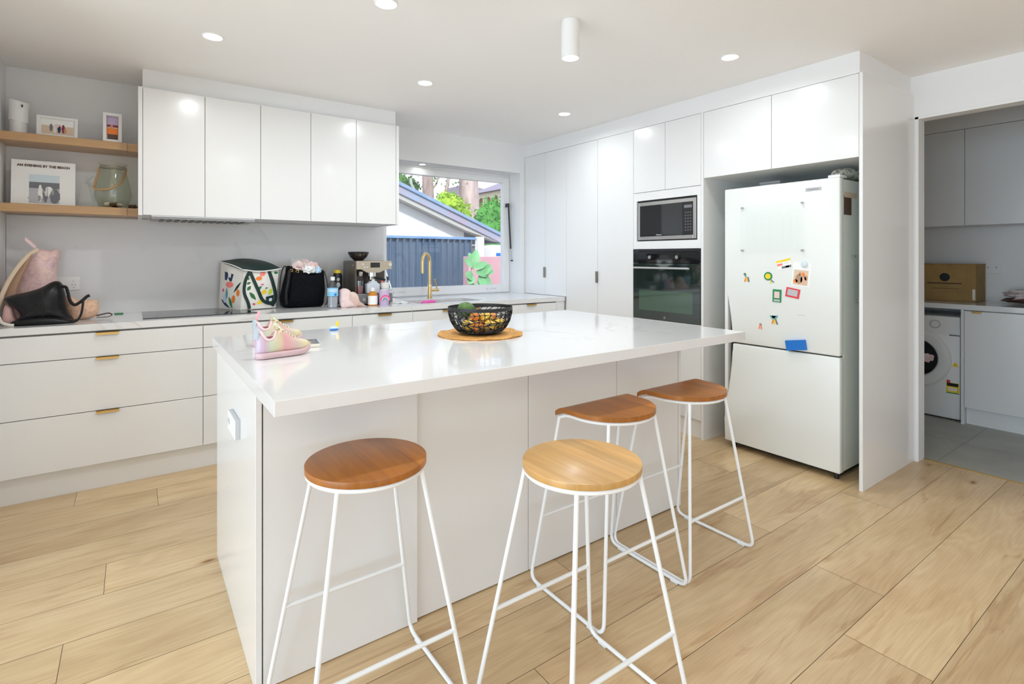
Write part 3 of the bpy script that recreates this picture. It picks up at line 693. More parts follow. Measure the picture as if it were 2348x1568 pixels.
solo('island_end_panel', B(2.3635, 1.770, 0, 2.381, 2.681, .9083, bev=.0006), 'laminate', 'white end panel on the fridge side of the island', 'panel', (2.37, 2.2, 0))
t = thing('island_outlet', 'white double power outlet with grey rim on the left end of the island', 'power point', (.299, 2.125, .695))
part('plate', B(.2815, 2.042, .695, .284, 2.212, .763, bev=.001), 'white_plastic', t)
part('rim', B(.284, 2.042, .695, .2988, 2.212, .763, bev=.001), 'outlet_grey', t)  # sides of the white plate, their shading put in as grey colour
for y in (2.165, 2.190): part('switch', B(.2795, y-.004, .722, .2815, y+.004, .738, bev=.0005), 'light_grey', t)

# ------------------------------------------------------------------ stools
def ngon(c, r, n=48): return [Vector((c[0]+r*math.cos(2*PI*i/n), c[1]+r*math.sin(2*PI*i/n), c[2])) for i in range(n)]
TR = .0068
def legpair(t, sx, ty_top, tx_top, top_z, skip=()):
    # one bent tube: front leg, floor runner, rear leg
    pass
def stool_common(t, tops, HX=.235, HY=.208):
    for sx in (-1, 1):
        (fx, fy, fz), (bx_, by_, bz) = tops[(sx, -1)], tops[(sx, 1)]
        z0 = TR+.004
        path = fillet([(fx, fy, fz), (sx*HX, -HY, z0), (sx*HX, 0, z0)], .045, 7)
        part('front_leg', MB().tube(path[:-1]+[Vector((sx*HX, -.11, z0))], TR, 10), 'white_tube', t)
        path = fillet([(bx_, by_, bz), (sx*HX, HY, z0), (sx*HX, 0, z0)], .045, 7)
        part('rear_leg', MB().tube(path[:-1]+[Vector((sx*HX, .11, z0))], TR, 10), 'white_tube', t)
        part('floor_runner', MB().tube([(sx*HX, -.112, z0), (sx*HX, .112, z0)], TR, 10), 'white_tube', t)
        for y in (-.145, .145): part('foot_pad', B(sx*HX-.0073, y-.018, 0, sx*HX+.0073, y+.018, .010, bev=.002), 'clear_pad', t)
    def at(k, z):
        x1, y1, z1 = tops[k]; f = (z-TR)/(z1-TR); return (k[0]*HX*(1-f)+x1*f, k[1]*HY*(1-f)+y1*f, z)
    part('footrest', MB().tube([at((-1, -1), .245), at((1, -1), .245)], TR*.95, 10), 'white_tube', t)
    part('rear_stretcher', MB().tube([at((-1, 1), .275), at((1, 1), .275)], TR*.95, 10), 'white_tube', t)
def round_stool(wood, lab):
    t = thing('bar_stool', lab, 'bar stool', (0, 0, 0), 'bar stools at the island')
    mb = MB(); mb.lathe([(.001, .7165), (.172, .7165), (.1738, .7175), (.174, .719), (.174, .7335), (.1735, .7350), (.172, .7355), (.001, .7355)], (0, 0, 0), 64, False)
    part('seat', mb, wood, t)
    part('seat_ring', MB().tube(ngon((0, 0, .7095), .1655), .0072, 10, closed=True), 'white_tube', t)
    stool_common(t, {(-1, -1): (-.122, -.112, .708), (1, -1): (.122, -.112, .708), (-1, 1): (-.122, .112, .708), (1, 1): (.122, .112, .708)})
    return t
def d_stool(lab):
    t = thing('saddle_stool', lab, 'bar stool', (0, 0, 0), 'bar stools at the island')
    r, yc, ye = .185, -.005, .108; rows = []; n = 22
    for i in range(n+1):
        y = -r+yc+.0005+(ye+r-yc-.0005)*i/n if i else yc-r+.002
        hx = math.sqrt(max(r*r-(y-yc)**2, .0004)) if y < yc else (r if True else 0)
        if y > yc: hx = r+.003*min(1, (y-yc)/.05)
        z = .7355-(max(0, y-.055)/.053)**2*.022
        rows.append((hx, y, z))
    def sheet(dz): return [[Vector((hx*(2*j/16-1), y, z+dz)) for j in range(17)] for hx, y, z in rows]
    top, bot = sheet(0), sheet(-.018)
    rings = [[*a, *b[::-1]] for a, b in zip(top, bot)]
    part('seat', MB().loft(rings), 'seat_wood', t, smooth=40)
    rr = r-.010; zt = .7095
    arc = [Vector((-rr, ye-.012, zt-.020)), Vector((-rr, .055, zt-.004)), Vector((-rr, .02, zt))]
    arc += [Vector((-rr*math.cos(a), yc-rr*math.sin(a), zt)) for a in [PI*i/28 for i in range(1, 28)]]
    arc += [Vector((rr, .02, zt)), Vector((rr, .055, zt-.004)), Vector((rr, ye-.012, zt-.020))]
    part('seat_ring', MB().tube(arc, .0072, 10), 'white_tube', t)
    stool_common(t, {(-1, -1): (-.128, -.128, .708), (1, -1): (.128, -.128, .708), (-1, 1): (-rr, ye-.012, .690), (1, 1): (rr, ye-.012, .690)})
    return t
s1 = round_stool('seat_wood', 'round-seated bar stool on the left, in front of the leftmost island panel'); s1.location = (.560, 1.520, 0)
s2 = round_stool('seat_wood_pale', 'round-seated bar stool with the palest timber seat, nearest the viewer, right of centre'); s2.location = (1.070, 1.142, 0)
s3 = d_stool('flat-backed bar stool tucked behind the nearest round stool, third from the left'); s3.location = (1.560, 1.510, 0)
s4 = dup(s3, (2.047, 1.510, 0), 0, 'flat-backed bar stool at the far right, closest to the fridge')

# ------------------------------------------------------------------ laundry
PX = 5.36
t = thing('washing_machine', 'white front-loading washing machine under the laundry bench', 'washing machine', (5.7, 1.65, 0))
part('body', B(5.42, 1.352, .012, 5.985, 1.95, .843, bev=.008, seg=2), 'white_plastic', t)
cy, cz = 1.648, .485
def xring(r, x, n=48): return [Vector((x, cy+r*math.cos(2*PI*i/n), cz+r*math.sin(2*PI*i/n))) for i in range(n)]
mb = MB(); mb.loft([xring(.245, 5.4195), xring(.245, 5.400), xring(.232, 5.386), xring(.200, 5.382), xring(.165, 5.392), xring(.152, 5.41)], False); dr = part('door_ring', mb, 'white_plastic', t)
part('porthole_glass', MB().loft([xring(.154, 5.405), xring(.11, 5.399), xring(.03, 5.396)]), 'black_glass', dr)
part('drum_laundry', MB().blob((5.3995, 1.60, .49), (.004, .085, .040), 3, .3, 3, 4), 'towel_pink', dr)
part('fascia', B(5.417, 1.358, .70, 5.421, 1.945, .835, bev=.001), 'white_plastic', t)
part('program_dial', MB().cyl((5.418, 1.512, .775), (5.395, 1.512, .775), .030, .026, 28), 'white_plastic', t)
part('dial_ring', MB().cyl((5.4175, 1.512, .775), (5.412, 1.512, .775), .034, .034, 28), 'light_grey', t)
part('display_strip', B(5.415, 1.354, .688, 5.4195, 1.420, .698), 'mid_grey', t)
mb = MB(); mb.prism([(5.4185, 1.358, .440), (5.4185, 1.405, .440), (5.4185, 1.381, .478)], (.001, 0, 0)); w_ = part('warning_sticker', mb, 'yellow', t)
textpart('!', .024, (5.4182, 1.381, .452), (PI/2, 0, -PI/2), 'black_plastic', w_)
a = part('energy_sticker', B(5.4185, 1.357, .218, 5.4195, 1.440, .305), 'yellow', t)
part('sticker_header', B(5.418, 1.362, .277, 5.4186, 1.436, .303), 'black_plastic', a)
part('sticker_flag', B(5.418, 1.415, .303, 5.4186, 1.438, .326), 'red', a)
part('sticker_panel', B(5.418, 1.372, .240, 5.4186, 1.428, .265), 'paper', a)
textpart('WATER', .014, (5.4175, 1.40, .2525), (PI/2, 0, -PI/2), 'orange', a)
part('sticker_stripe', B(5.418, 1.357, .218, 5.4186, 1.440, .226), 'green', a)
part('kick_panel', B(5.417, 1.356, .03, 5.421, 1.945, .125, bev=.001), 'white_plastic', t)
for y in (1.40, 1.90): part('foot', MB().cyl((5.45, y, 0), (5.45, y, .013), .02, n=14), 'black_plastic', t)
solo('laundry_side_panel', B(PX-.002, 1.3125, 0, 5.99, 1.331, .911), 'laminate', 'narrow white panel between the washing machine and the laundry cabinet', 'panel', (5.6, 1.32, 0))
t = thing('laundry_cabinet', 'white laundry base cabinet right of the washing machine', 'cabinet', (5.6, .9, 0))
part('carcass', B(PX+.020, .46, .14, 5.99, 1.311, .911), 'laminate_edge', t); part('kickboard', B(PX+.055, .46, 0, PX+.07, 1.3105, .14), 'laminate', t)
part('shadow_gap', B(PX+.0185, .47, .142, PX+.0198, 1.309, .908), 'gap', t)
d1 = part('door', B(PX, .892, .137, PX+.018, 1.3105, .903, bev=.001), 'laminate', t); part('door', B(PX, .462, .137, PX+.018, .889, .903, bev=.001), 'laminate', t)
mb = MB(); mb.box(PX-.014, 1.203, .890, PX-.0115, 1.262, .904); mb.box(PX-.014, 1.203, .9035, PX+.010, 1.262, .906); part('handle', mb, 'brass', d1)
solo('laundry_benchtop', B(PX-.012, .46, .9135, 5.998, 2.398, .9535, bev=.001), 'quartz', 'white laundry benchtop over the washing machine', 'benchtop', (5.7, 1.4, .93))
for k, (a, b, lab) in enumerate(((1.371, 1.80, 'white laundry wall cupboard above the cardboard box, left of the door seam'), (.94, 1.371, 'white laundry wall cupboard right of the door seam'), (.50, .94, 'white laundry wall cupboard hidden past the doorway edge'))):
    t = thing('laundry_wall_cupboard', lab, 'cupboard', (5.8, (a+b)/2, 1.595), 'laundry wall cupboards')
    part('carcass', B(5.64, a+.001, 1.596, 5.998, b-.001, 2.399), 'laminate_edge', t); part('shadow_gap', B(5.6385, a+.002, 1.598, 5.6398, b-.002, 2.398), 'gap', t)
    part('door', B(5.62, a+G, 1.595, 5.638, b-G, 2.396, bev=.001), 'laminate', t)
t = thing('cardboard_box', 'brown cardboard carton on the laundry bench above the washing machine', 'box', (5.84, 1.55, .9536))
part('carton', B(5.70, 1.316, .9537, 5.97, 1.78, 1.268, bev=.004), 'cardboard', t)
mb = MB(); mb.box(5.697, 1.314, 1.262, 5.972, 1.782, 1.272, bev=.002); part('lid_flap', mb, 'cardboard', t)
mb = MB(); mb.cyl((5.7, 1.526, 1.158), (5.6992, 1.526, 1.158), .036, n=32); part('printed_dot', mb, 'dark', t)
mb = MB(); mb.box(5.6990, 1.41, 1.100, 5.6996, 1.65, 1.110); part('printed_line', mb, 'brown', t)
mb = MB(); mb.box(5.6990, 1.43, 1.058, 5.6996, 1.62, 1.062); part('printed_line', mb, 'brown', t)
part('tape', B(5.699, 1.322, .97, 5.6996, 1.340, 1.06), 'cream', t)
t = thing('power_outlet', 'white power outlet on the laundry wall beside the carton', 'power point', (5.99, 1.28, 1.19))
part('plate', B(5.991, 1.216, 1.188, 5.9995, 1.341, 1.268, bev=.002), 'white_plastic', t)
for y in (1.25, 1.305): part('switch', B(5.987, y-.006, 1.235, 5.991, y+.006, 1.25, bev=.001), 'light_grey', t)
t = thing('plastic_bag', 'crumpled printed plastic bag lying on the laundry bench at the photo edge', 'bag', (5.75, 1.02, .9536))
part('bag_body', MB().blob((5.75, .98, 1.02), (.12, .16, .046), 4, .55, 2.6, 9), 'pale_cloth', t)
part('bag_base', MB().blob((5.72, 1.00, .985), (.13, .16, .021), 4, .25, 3, 2), 'brown', t)

# ------------------------------------------------------------------ fridge magnets and board (all just proud of the door)
fx = FX-.0005
t = thing('acrylic_board', 'clear acrylic planner board pinned on the upper fridge door', 'board', (fx-.01, 1.81, 1.35))
part('panel', B(fx-.014, 1.600, 1.354, fx-.010, 2.023, 1.674, bev=.001), 'acrylic', t)
for y, z in ((1.613, 1.669), (2.011, 1.665), (1.613, 1.373), (2.010, 1.376)): part('stud', MB().cyl((fx, y, z), (fx-.018, y, z), .006, n=16), 'steel', t)
mb = MB()
for k in range(6): mb.box(fx-.0144, 1.64, 1.40+k*.042, fx-.0141, 1.985, 1.4007+k*.042)
for k in range(8): mb.box(fx-.0144, 1.64+k*.0492, 1.40, fx-.0141, 1.6407+k*.0492, 1.61)
part('planner_grid', mb, 'paper', t)
def rect(cy_, cz_, w_, h_, ang, d=.0015, x=fx):
    """rectangle on the fridge door: y to the left, z up, rotated"""
    ca, sa = math.cos(ang), math.sin(ang)
    return MB().prism([(x, cy_-(a*ca-b*sa), cz_+(a*sa+b*ca)) for a, b in ((-w_/2, -h_/2), (w_/2, -h_/2), (w_/2, h_/2), (-w_/2, h_/2))], (-d, 0, 0))
def off(cy_, cz_, a, b, ang): ca, sa = math.cos(ang), math.sin(ang); return cy_-(a*ca-b*sa), cz_+(a*sa+b*ca)
t = thing('business_card_magnet', 'white card magnet with yellow top and orange and dark bands', 'magnet', (fx, 1.73, 1.28), 'fridge door magnets')
a_ = .24; part('card', rect(1.730, 1.285, .094, .060, a_), 'paper', t)
for (ox, oy, ww, hh, m_) in ((0, .023, .094, .014, 'yellow'), (-.027, .002, .036, .014, 'coral'), (.012, -.019, .062, .014, 'mid_grey'), (.018, -.019, .022, .012, 'purple'), (.02, .004, .03, .002, 'light_grey')):
    y_, z_ = off(1.730, 1.285, ox, oy, a_); part('printed_band', rect(y_, z_, ww, hh, a_, .0004, fx-.0015), m_, t)
t = thing('couple_photo', 'white-bordered warm-toned snapshot of people held by a silver balloon magnet', 'photo', (fx, 1.62, 1.22))
a_ = -.10; part('print', rect(1.622, 1.222, .112, .150, a_, .001), 'paper', t)
y_, z_ = off(1.622, 1.222, -.002, -.020, a_); part('picture', rect(y_, z_, .088, .094, a_, .0004, fx-.001), 'sand', t)
for (ox, oy, rx, rz, m_) in ((-.012, -.03, .022, .030, 'tan'), (-.008, .004, .009, .011, 'skin'), (.016, -.034, .018, .028, 'cream_skin'), (.012, .002, .010, .012, 'orange'), (.030, -.018, .010, .016, 'skin'), (-.032, -.045, .014, .012, 'orange')):
    y_, z_ = off(1.622, 1.222, ox, oy, a_); part('figure', MB().prism([(fx-.0014, y_+rx*math.cos(q*PI/8), z_+rz*math.sin(q*PI/8)) for q in range(16)], (-.0003, 0, 0)), m_, t)
solo('balloon_magnet', MB().blob((fx-.006, 1.602, 1.286), (.006, .020, .020), 3), 'silverblue', 'round pearly magnet on top of the couple snapshot', 'magnet', (fx-.006, 1.602, 1.286))
t = thing('green_magnet', 'green framed souvenir magnet with a pink house', 'magnet', (fx, 1.775, 1.08), 'fridge door magnets')
part('plate', rect(1.775, 1.080, .056, .082, -.03, .004), 'green', t); part('house_picture', rect(1.775, 1.086, .034, .042, -.03, .0005, fx-.004), 'softpink', t); part('caption_strip', rect(1.775, 1.050, .040, .012, -.03, .0005, fx-.004), 'light_grey', t)
t = thing('red_magnet', 'red framed photo magnet right of the green magnet', 'magnet', (fx, 1.675, 1.105), 'fridge door magnets')
part('plate', rect(1.675, 1.104, .085, .060, -.17, .004), 'red', t); part('picture', rect(1.675, 1.105, .063, .040, -.17, .0005, fx-.004), 'light_grey', t)
def ribbon(lab, cy_, cz_, pcs):
    t = thing('toy_magnet', lab, 'magnet', (fx, cy_, cz_), 'colourful foam animal magnets')
    for pts, m_ in pcs: part('foam_piece', MB().prism([(fx, cy_-a, cz_+b) for a, b in pts], (-.002, 0, 0)), m_, t)
tri = lambda x0, z0, x1, z1, w_: [(x0-w_/3, z0), (x0+w_/3, z0), (x1+w_/2, z1), (x1-w_/2, z1)]
ribbon('small green, yellow and red animal magnet on the left of the fridge door', 1.982, 1.195, [([(-.026, .022), (-.012, .030), (-.002, .002), (-.012, .0)], 'teal'), ([(-.016, .026), (.004, .020), (-.012, .012)], 'yellow'), (tri(-.006, 0, -.016, -.032, .010), 'orange'), (tri(0, 0, -.002, -.030, .010), 'yellow'), (tri(.008, .002, .014, -.032, .012), 'mid_grey')])
ribbon('round yellow and green rosette magnet on the fridge door', 1.830, 1.197, [([(.030*(1 if q % 2 else .86)*math.cos(q*PI/12)-.004, .030*(1 if q % 2 else .86)*math.sin(q*PI/12)+.008) for q in range(24)], 'green'), (tri(.014, -.014, .034, -.032, .012), 'mid_grey'), (tri(.012, -.022, .016, -.038, .012), 'lime')])
solo('rosette_centre', MB().cyl((fx-.0022, 1.834, 1.205), (fx-.0045, 1.834, 1.205), .018, n=24), 'yellow', 'yellow button on the rosette magnet', 'magnet', (fx, 1.834, 1.205))
ribbon('green and yellow bird magnet with red legs in the lower middle of the fridge door', 1.795, .928, [([(-.030, .020), (.028, .024), (.012, -.002), (-.014, -.002)], 'teal'), ([(-.018, .021), (.014, .020), (.004, .005), (-.010, .006)], 'yellow'), (tri(-.004, -.002, -.012, -.032, .010), 'orange'), (tri(.002, -.002, .003, -.034, .010), 'yellow'), (tri(.010, 0, .022, -.034, .012), 'mid_grey')])
ribbon('tiny red and grey leg-shaped magnet piece low on the left of the door', 1.886, .870, [(tri(-.002, .016, -.012, -.018, .007), 'coral'), (tri(.004, .014, .006, -.018, .008), 'orange'), ([(-.010, .016), (.008, .020), (.006, .014), (-.008, .012)], 'mid_grey')])
solo('magnet_eraser', rect(1.650, .778, .120, .062, .16, .022), 'blue', 'bright blue magnetic eraser at the bottom of the upper fridge door', 'eraser', (fx, 1.65, .778))
mb = MB(); mb.box(fx-.0004, 1.60, .966, fx, 1.645, .9685); solo('pen_mark', mb, 'light_grey', 'faint pen scribble on the fridge door right of the bird magnet', 'pen mark', (fx, 1.62, .967))
# right flank of the fridge
t = thing('side_photo', 'dark snapshot hanging on the right side of the fridge under its top', 'photo', (3.50, 1.404, 1.64))
part('print', B(3.448, 1.4032, 1.585, 3.548, 1.4045, 1.70), 'brown', t); part('yellow_band', B(3.452, 1.4026, 1.690, 3.62, 1.4032, 1.722), 'sand', t)
t = thing('wall_pocket', 'clear pocket with metal studs on the right side of the fridge', 'pocket', (3.6, 1.40, 1.05))
part('panel', B(3.55, 1.392, 1.04, 3.85, 1.395, 1.345), 'acrylic', t)
for x, z in ((3.558, 1.335), (3.62, 1.06)): part('stud', MB().cyl((x, 1.4045, z), (x, 1.388, z), .007, n=14), 'steel', t)
solo('patterned_cloth', pillow([(3.50, 1.825), (3.9, 1.825), (3.92, 1.865), (3.7, 1.89), (3.52, 1.87)], 1.47, .05, amp=.008, freq=14), 'marble_cloth', 'speckled pale cloth folded on top of the fridge at its right end', 'cloth', (3.7, 1.45, 1.806))
t = thing('storage_tin', 'low grey box lying on top of the fridge', 'box', (3.75, 1.94, 1.806)); part('tin_base', B(3.62, 1.88, 1.8005, 3.9, 2.02, 1.845, bev=.003), 'light_grey', t); part('lid', B(3.615, 1.875, 1.845, 3.905, 2.025, 1.86, bev=.003), 'grey_metal', t)

# ------------------------------------------------------------------ things on the oak shelves
t = thing('white_vase', 'white wavy vase with a dark bee at the left end of the upper shelf', 'vase', (-.572, 4.32, 2.065))
prof = [(0, .040), (.03, .041), (.07, .040), (.11, .041), (.15, .045), (.18, .049), (.20, .050)]
rings = []
for z, r in prof: rings.append([Vector((-.572+r*(1+.05*math.sin(3*a+z*9))*math.cos(a), 4.32+r*(1+.05*math.sin(3*a+z*9))*math.sin(a), 2.0655+z+(.006*math.sin(2*a) if z > .19 else 0))) for a in [2*PI*i/40 for i in range(40)]])
rings += [[p+(Vector((-.572, 4.32, p.z))-p)*.08 for p in rings[-1]], [p+(Vector((-.572, 4.32, p.z))-p)*.1+Vector((0, 0, -.12)) for p in rings[-1]]]
part('body', MB().loft(rings), 'white_plastic', t); part('bee', MB().blob((-.548, 4.273, 2.236), (.004, .002, .009), 2), 'dark', t)
def photo_frame(lab, x0, x1, z0, z1, y, tilt, bw, dep, pic, figs, rz=0):
    cx = (x0+x1)/2; t = thing('framed_photo', lab, 'photo frame', (cx, y, z0), 'white photo frames on the upper shelf'); w_ = (x1-x0)/2; h_ = z1-z0
    F = lambda a, b, c_: (cx+a, y+c_+b*tilt, z0+b)
    def bar(a0, b0, a1, b1, c0, c1): return MB().loft([[Vector(F(a0, b0, c0)), Vector(F(a1, b0, c0)), Vector(F(a1, b1, c0)), Vector(F(a0, b1, c0))], [Vector(F(a0, b0, c1)), Vector(F(a1, b0, c1)), Vector(F(a1, b1, c1)), Vector(F(a0, b1, c1))]])
    for b_ in ((-w_, 0, -w_+bw, h_), (w_-bw, 0, w_, h_), (-w_+bw, 0, w_-bw, bw), (-w_+bw, h_-bw, w_-bw, h_)): part('frame_bar', bar(*b_, 0, dep), 'white_plastic', t)
    part('backing', bar(-w_+bw, bw, w_-bw, h_-bw, dep*.55, dep*.6), 'paper', t)
    pm = part('print', bar(-w_+bw+pic, bw+pic, w_-bw-pic, h_-bw-pic, dep*.50, dep*.55), 'sand', t)
    for q_, (u_, v_, a, b, m_) in enumerate(figs):
        X = -w_+bw+pic+(2*(w_-bw-pic))*u_; Z = bw+pic+(h_-2*bw-2*pic)*v_; aa = a*(w_-bw-pic)*2; bb = b*(h_-2*bw-2*pic)
        dd = dep*.49-.0002*q_
        if a > .8: part('picture_band', bar(X-aa/2, Z-bb/2, X+aa/2, Z+bb/2, dd, dep*.50), m_, pm)
        else: part('picture_figure', MB().loft([[Vector(F(X+aa/2*math.cos(k*PI/9)*(1+.2*math.sin(k*3)), Z+bb/2*math.sin(k*PI/9), c_)) for k in range(18)] for c_ in (dd, dep*.50)]), m_, pm)
    return t
t = photo_frame('wide white photo frame with a beach family picture, on the upper shelf', -.484, -.291, 2.0655, 2.196, 4.262, .12, .015, .020, .006,
    [(.5, .8, 1, .4, 'paper'), (.30, .45, .10, .55, 'mid_grey'), (.42, .35, .10, .6, 'cream'), (.55, .40, .10, .6, 'navy'), (.68, .42, .10, .62, 'maroon'), (.48, .62, .16, .25, 'softpink'), (.74, .3, .08, .4, 'skin')])
t = photo_frame('upright white photo frame with a sunset picture at the right of the upper shelf', -.164, -.068, 2.0655, 2.253, 4.222, .08, .017, .055, .002,
    [(.5, .82, 1, .36, 'lilac'), (.5, .60, 1, .10, 'maroon'), (.42, .48, .34, .34, 'skin'), (.5, .35, 1, .3, 'orange'), (.5, .12, .9, .24, 'brown')])
t = thing('photo_book', 'white photo book with a black and white beach wedding cover on the lower shelf', 'book', (-.455, 4.31, 1.6475))
tl = .10; F = lambda x, z, c_: Vector((x, 4.30+c_+(z-1.6475)*tl, z))
def slab(x0, z0, x1, z1, c0, c1): return MB().loft([[F(x0, z0, c0), F(x1, z0, c0), F(x1, z1, c0), F(x0, z1, c0)], [F(x0, z0, c1), F(x1, z0, c1), F(x1, z1, c1), F(x0, z1, c1)]])
part('cover', slab(-.603, 1.6476, -.306, 1.922, 0, .004), 'paper', t); part('page_block', slab(-.600, 1.650, -.309, 1.919, .004, .022), 'cream', t); part('back_cover', slab(-.603, 1.6476, -.306, 1.922, .022, .025), 'paper', t)
pp = part('cover_picture', slab(-.522, 1.660, -.381, 1.836, -.0006, 0), 'light_grey', t)
for (x0, z0, x1, z1, m_) in ((-.522, 1.790, -.381, 1.836, 'silverblue'), (-.522, 1.752, -.381, 1.790, 'mid_grey'), (-.522, 1.66, -.47, 1.72, 'light_grey'), (-.425, 1.66, -.381, 1.752, 'mid_grey'), (-.480, 1.665, -.462, 1.775, 'paper'), (-.458, 1.665, -.435, 1.785, 'mid_grey'), (-.452, 1.70, -.41, 1.765, 'paper')):
    if x1-x0 > .1: part('picture_band', slab(x0, z0, x1, z1, -.0010, -.0006), m_, pp)
    else: part('picture_figure', MB().loft([[F((x0+x1)/2+(x1-x0)*.55*math.cos(k*PI/9)*(1+.15*math.sin(k*2.3)), (z0+z1)/2+(z1-z0)*.5*math.sin(k*PI/9), c_) for k in range(18)] for c_ in (-.0014, -.0006)]), m_, pp)
cu = textpart('AN EVENING BY THE BEACH', .0200, (-.455, 4.30+.2415*tl-.0022, 1.889), (PI/2, 0, 0), 'brown', t, 'title_lettering', sx=.95, ext=.0006, bold=.0007)
t = thing('glass_lantern', 'greenish glass jar lantern with a tan rope handle on the lower shelf', 'lantern', (-.115, 4.32, 1.6475))
prof = [(.001, .001), (.060, .0015), (.075, .012), (.098, .06), (.100, .085), (.092, .15), (.076, .22), (.068, .262), (.066, .268), (.078, .290), (.080, .295), (.077, .295), (.063, .268), (.073, .22), (.089, .15), (.097, .085), (.072, .014), (.001, .006)]
part('glass', MB().lathe(prof, (-.115, 4.325, 1.6475), 40, False), 'jar_glass', t)
part('rim_collar', MB().tube(ngon((-.115, 4.325, 1.6475+.268), .069), .004, 8, closed=True), 'steel', t)
part('rope_handle', MB().tube(spline([(-.186, 4.31, 1.6475+.262), (-.205, 4.27, 1.80), (-.207, 4.235, 1.765), (-.175, 4.222, 1.758), (-.12, 4.222, 1.770), (-.075, 4.24, 1.81), (-.055, 4.27, 1.86), (-.046, 4.31, 1.905)], 6), .006, 10), 'shelf_oak', t)
for k, (dx, dy, r) in enumerate(((-.03, -.01, .022), (.01, .015, .025), (.035, -.02, .02), (-.005, -.035, .018))):
    part('pebble', MB().blob((-.115+dx, 4.325+dy, 1.672), (r, r, r*.7), 2, .2, 3, k), 'brown' if k % 2 else 'cream', t)
t = solo('glass_prism', MB().loft([[Vector((-.298, 4.30, 1.6476)), Vector((-.215, 4.30, 1.6476)), Vector((-.215, 4.36, 1.6476)), Vector((-.298, 4.36, 1.6476))], [Vector((-.272, 4.325, 1.80)), Vector((-.245, 4.325, 1.80)), Vector((-.245, 4.335, 1.80)), Vector((-.272, 4.335, 1.80))]]), 'clear_glass', 'clear pointed glass vase between the photo book and the lantern', 'vase', (-.257, 4.33, 1.6475))
solo('pine_cone', MB().blob((-.012, 4.32, 1.6635), (.024, .024, .016), 3, .5, 9, 3), 'brown', 'small brown dried cone at the right end of the lower shelf', 'ornament', (-.012, 4.32, 1.6475))

# ------------------------------------------------------------------ bags at the left end of the bench
TB = .9512
def clampz(mb, z=TB):
    for v in mb.bm.verts:
        if v.co.z < z: v.co.z = z
    return mb
def strap(pts, w_, th, up=(0, 1, 0), k=6): return MB().tube(spline(pts, k), w_, 10, flat=th/w_, up=up)
t = thing('backpack', 'pink floral backpack leaning in the left corner behind the black handbag', 'backpack', (-.49, 4.23, TB))
part('main_compartment', clampz(pillow([(-.600, .955), (-.600, 1.05), (-.578, 1.16), (-.540, 1.27), (-.500, 1.345), (-.470, 1.374), (-.416, 1.366), (-.388, 1.374), (-.370, 1.362), (-.376, 1.30), (-.386, 1.20), (-.392, 1.06), (-.400, .955)], 4.27, .10, amp=.014, freq=9, seed=2)), 'pink_print', t)
part('side_gusset', clampz(pillow([(-.612, 1.0), (-.604, 1.12), (-.572, 1.22), (-.53, 1.305), (-.48, 1.362), (-.50, 1.30), (-.535, 1.20), (-.565, 1.08), (-.575, .96)], 4.14, .03, amp=.004)), 'tan', t)
part('piping', strap([(-.622, 4.05, 1.03), (-.603, 4.07, 1.125), (-.572, 4.09, 1.215), (-.532, 4.11, 1.295), (-.497, 4.13, 1.347), (-.462, 4.15, 1.376)], .011, .008), 'sand', t)
part('grab_loop', MB().loft([[Vector((-.520+a*.9, 4.16, 1.430-a+b)) for b in (-.004, .014)]+[Vector((-.520+a*.9+.006, 4.17, 1.430-a+b)) for b in (.014, -.004)] for a in (-.002, .015, .03, .045)]), 'softpink', t)
part('front_pocket', clampz(pillow([(-.592, .965), (-.588, 1.06), (-.558, 1.055), (-.545, 1.0), (-.530, .955)], 4.02, .04, amp=.004)), 'pink_fabric', t)
part('shoulder_strap', strap([(-.63, 4.00, 1.02), (-.602, 3.955, 1.005), (-.585, 3.93, .975), (-.555, 3.915, .962), (-.535, 3.91, .960)], .008, .004), 'cream', t)
t = thing('handbag', 'slouching black leather handbag in front of the pink backpack', 'handbag', (-.43, 4.0, TB))
part('body', clampz(pillow([(-.585, 1.096), (-.55, 1.112), (-.50, 1.130), (-.435, 1.160), (-.385, 1.186), (-.352, 1.176), (-.335, 1.13), (-.325, 1.07), (-.312, 1.01), (-.290, .955), (-.35, .950), (-.45, .950), (-.535, .951), (-.545, .972), (-.520, 1.0), (-.535, 1.035), (-.565, 1.065)], 4.01, .085, amp=.010, freq=8, seed=5)), 'black_leather', t)
part('seam', strap([(-.415, 3.93, 1.150), (-.418, 3.915, 1.08), (-.415, 3.92, 1.0), (-.415, 3.935, .958)], .002, .002), 'dark', t)
part('base_panel', clampz(pillow([(-.54, .952), (-.53, .985), (-.42, .998), (-.33, .985), (-.292, .952)], 3.965, .06, amp=.003)), 'black_leather', t)
part('handle', strap([(-.345, 3.96, 1.160), (-.322, 3.95, 1.158), (-.312, 3.945, 1.125), (-.302, 3.94, 1.080), (-.283, 3.94, 1.055), (-.262, 3.94, 1.066), (-.244, 3.94, 1.082), (-.228, 3.94, 1.100), (-.214, 3.94, 1.108)], .009, .004), 'black_leather', t)
part('strap', strap([(-.243, 3.935, 1.082), (-.246, 3.93, 1.04), (-.254, 3.925, .995), (-.270, 3.92, .966), (-.292, 3.925, .958)], .006, .003), 'black_leather', t)
t = thing('pouch', 'peach lace pouch lying right of the black handbag', 'pouch', (-.26, 4.14, TB))
part('body', clampz(pillow([(-.336, 1.10), (-.300, 1.072), (-.245, 1.070), (-.192, 1.066), (-.178, 1.035), (-.186, .975), (-.224, .953), (-.286, .952), (-.336, .952)], 4.14, .06, amp=.006, seed=3)), 'peach_lace', t)
part('wrist_loop', strap([(-.190, 4.10, .972), (-.155, 4.09, .982), (-.128, 4.09, .985), (-.115, 4.10, .972), (-.132, 4.11, .962), (-.165, 4.11, .960), (-.190, 4.11, .962)], .004, .002), 'brown', t)
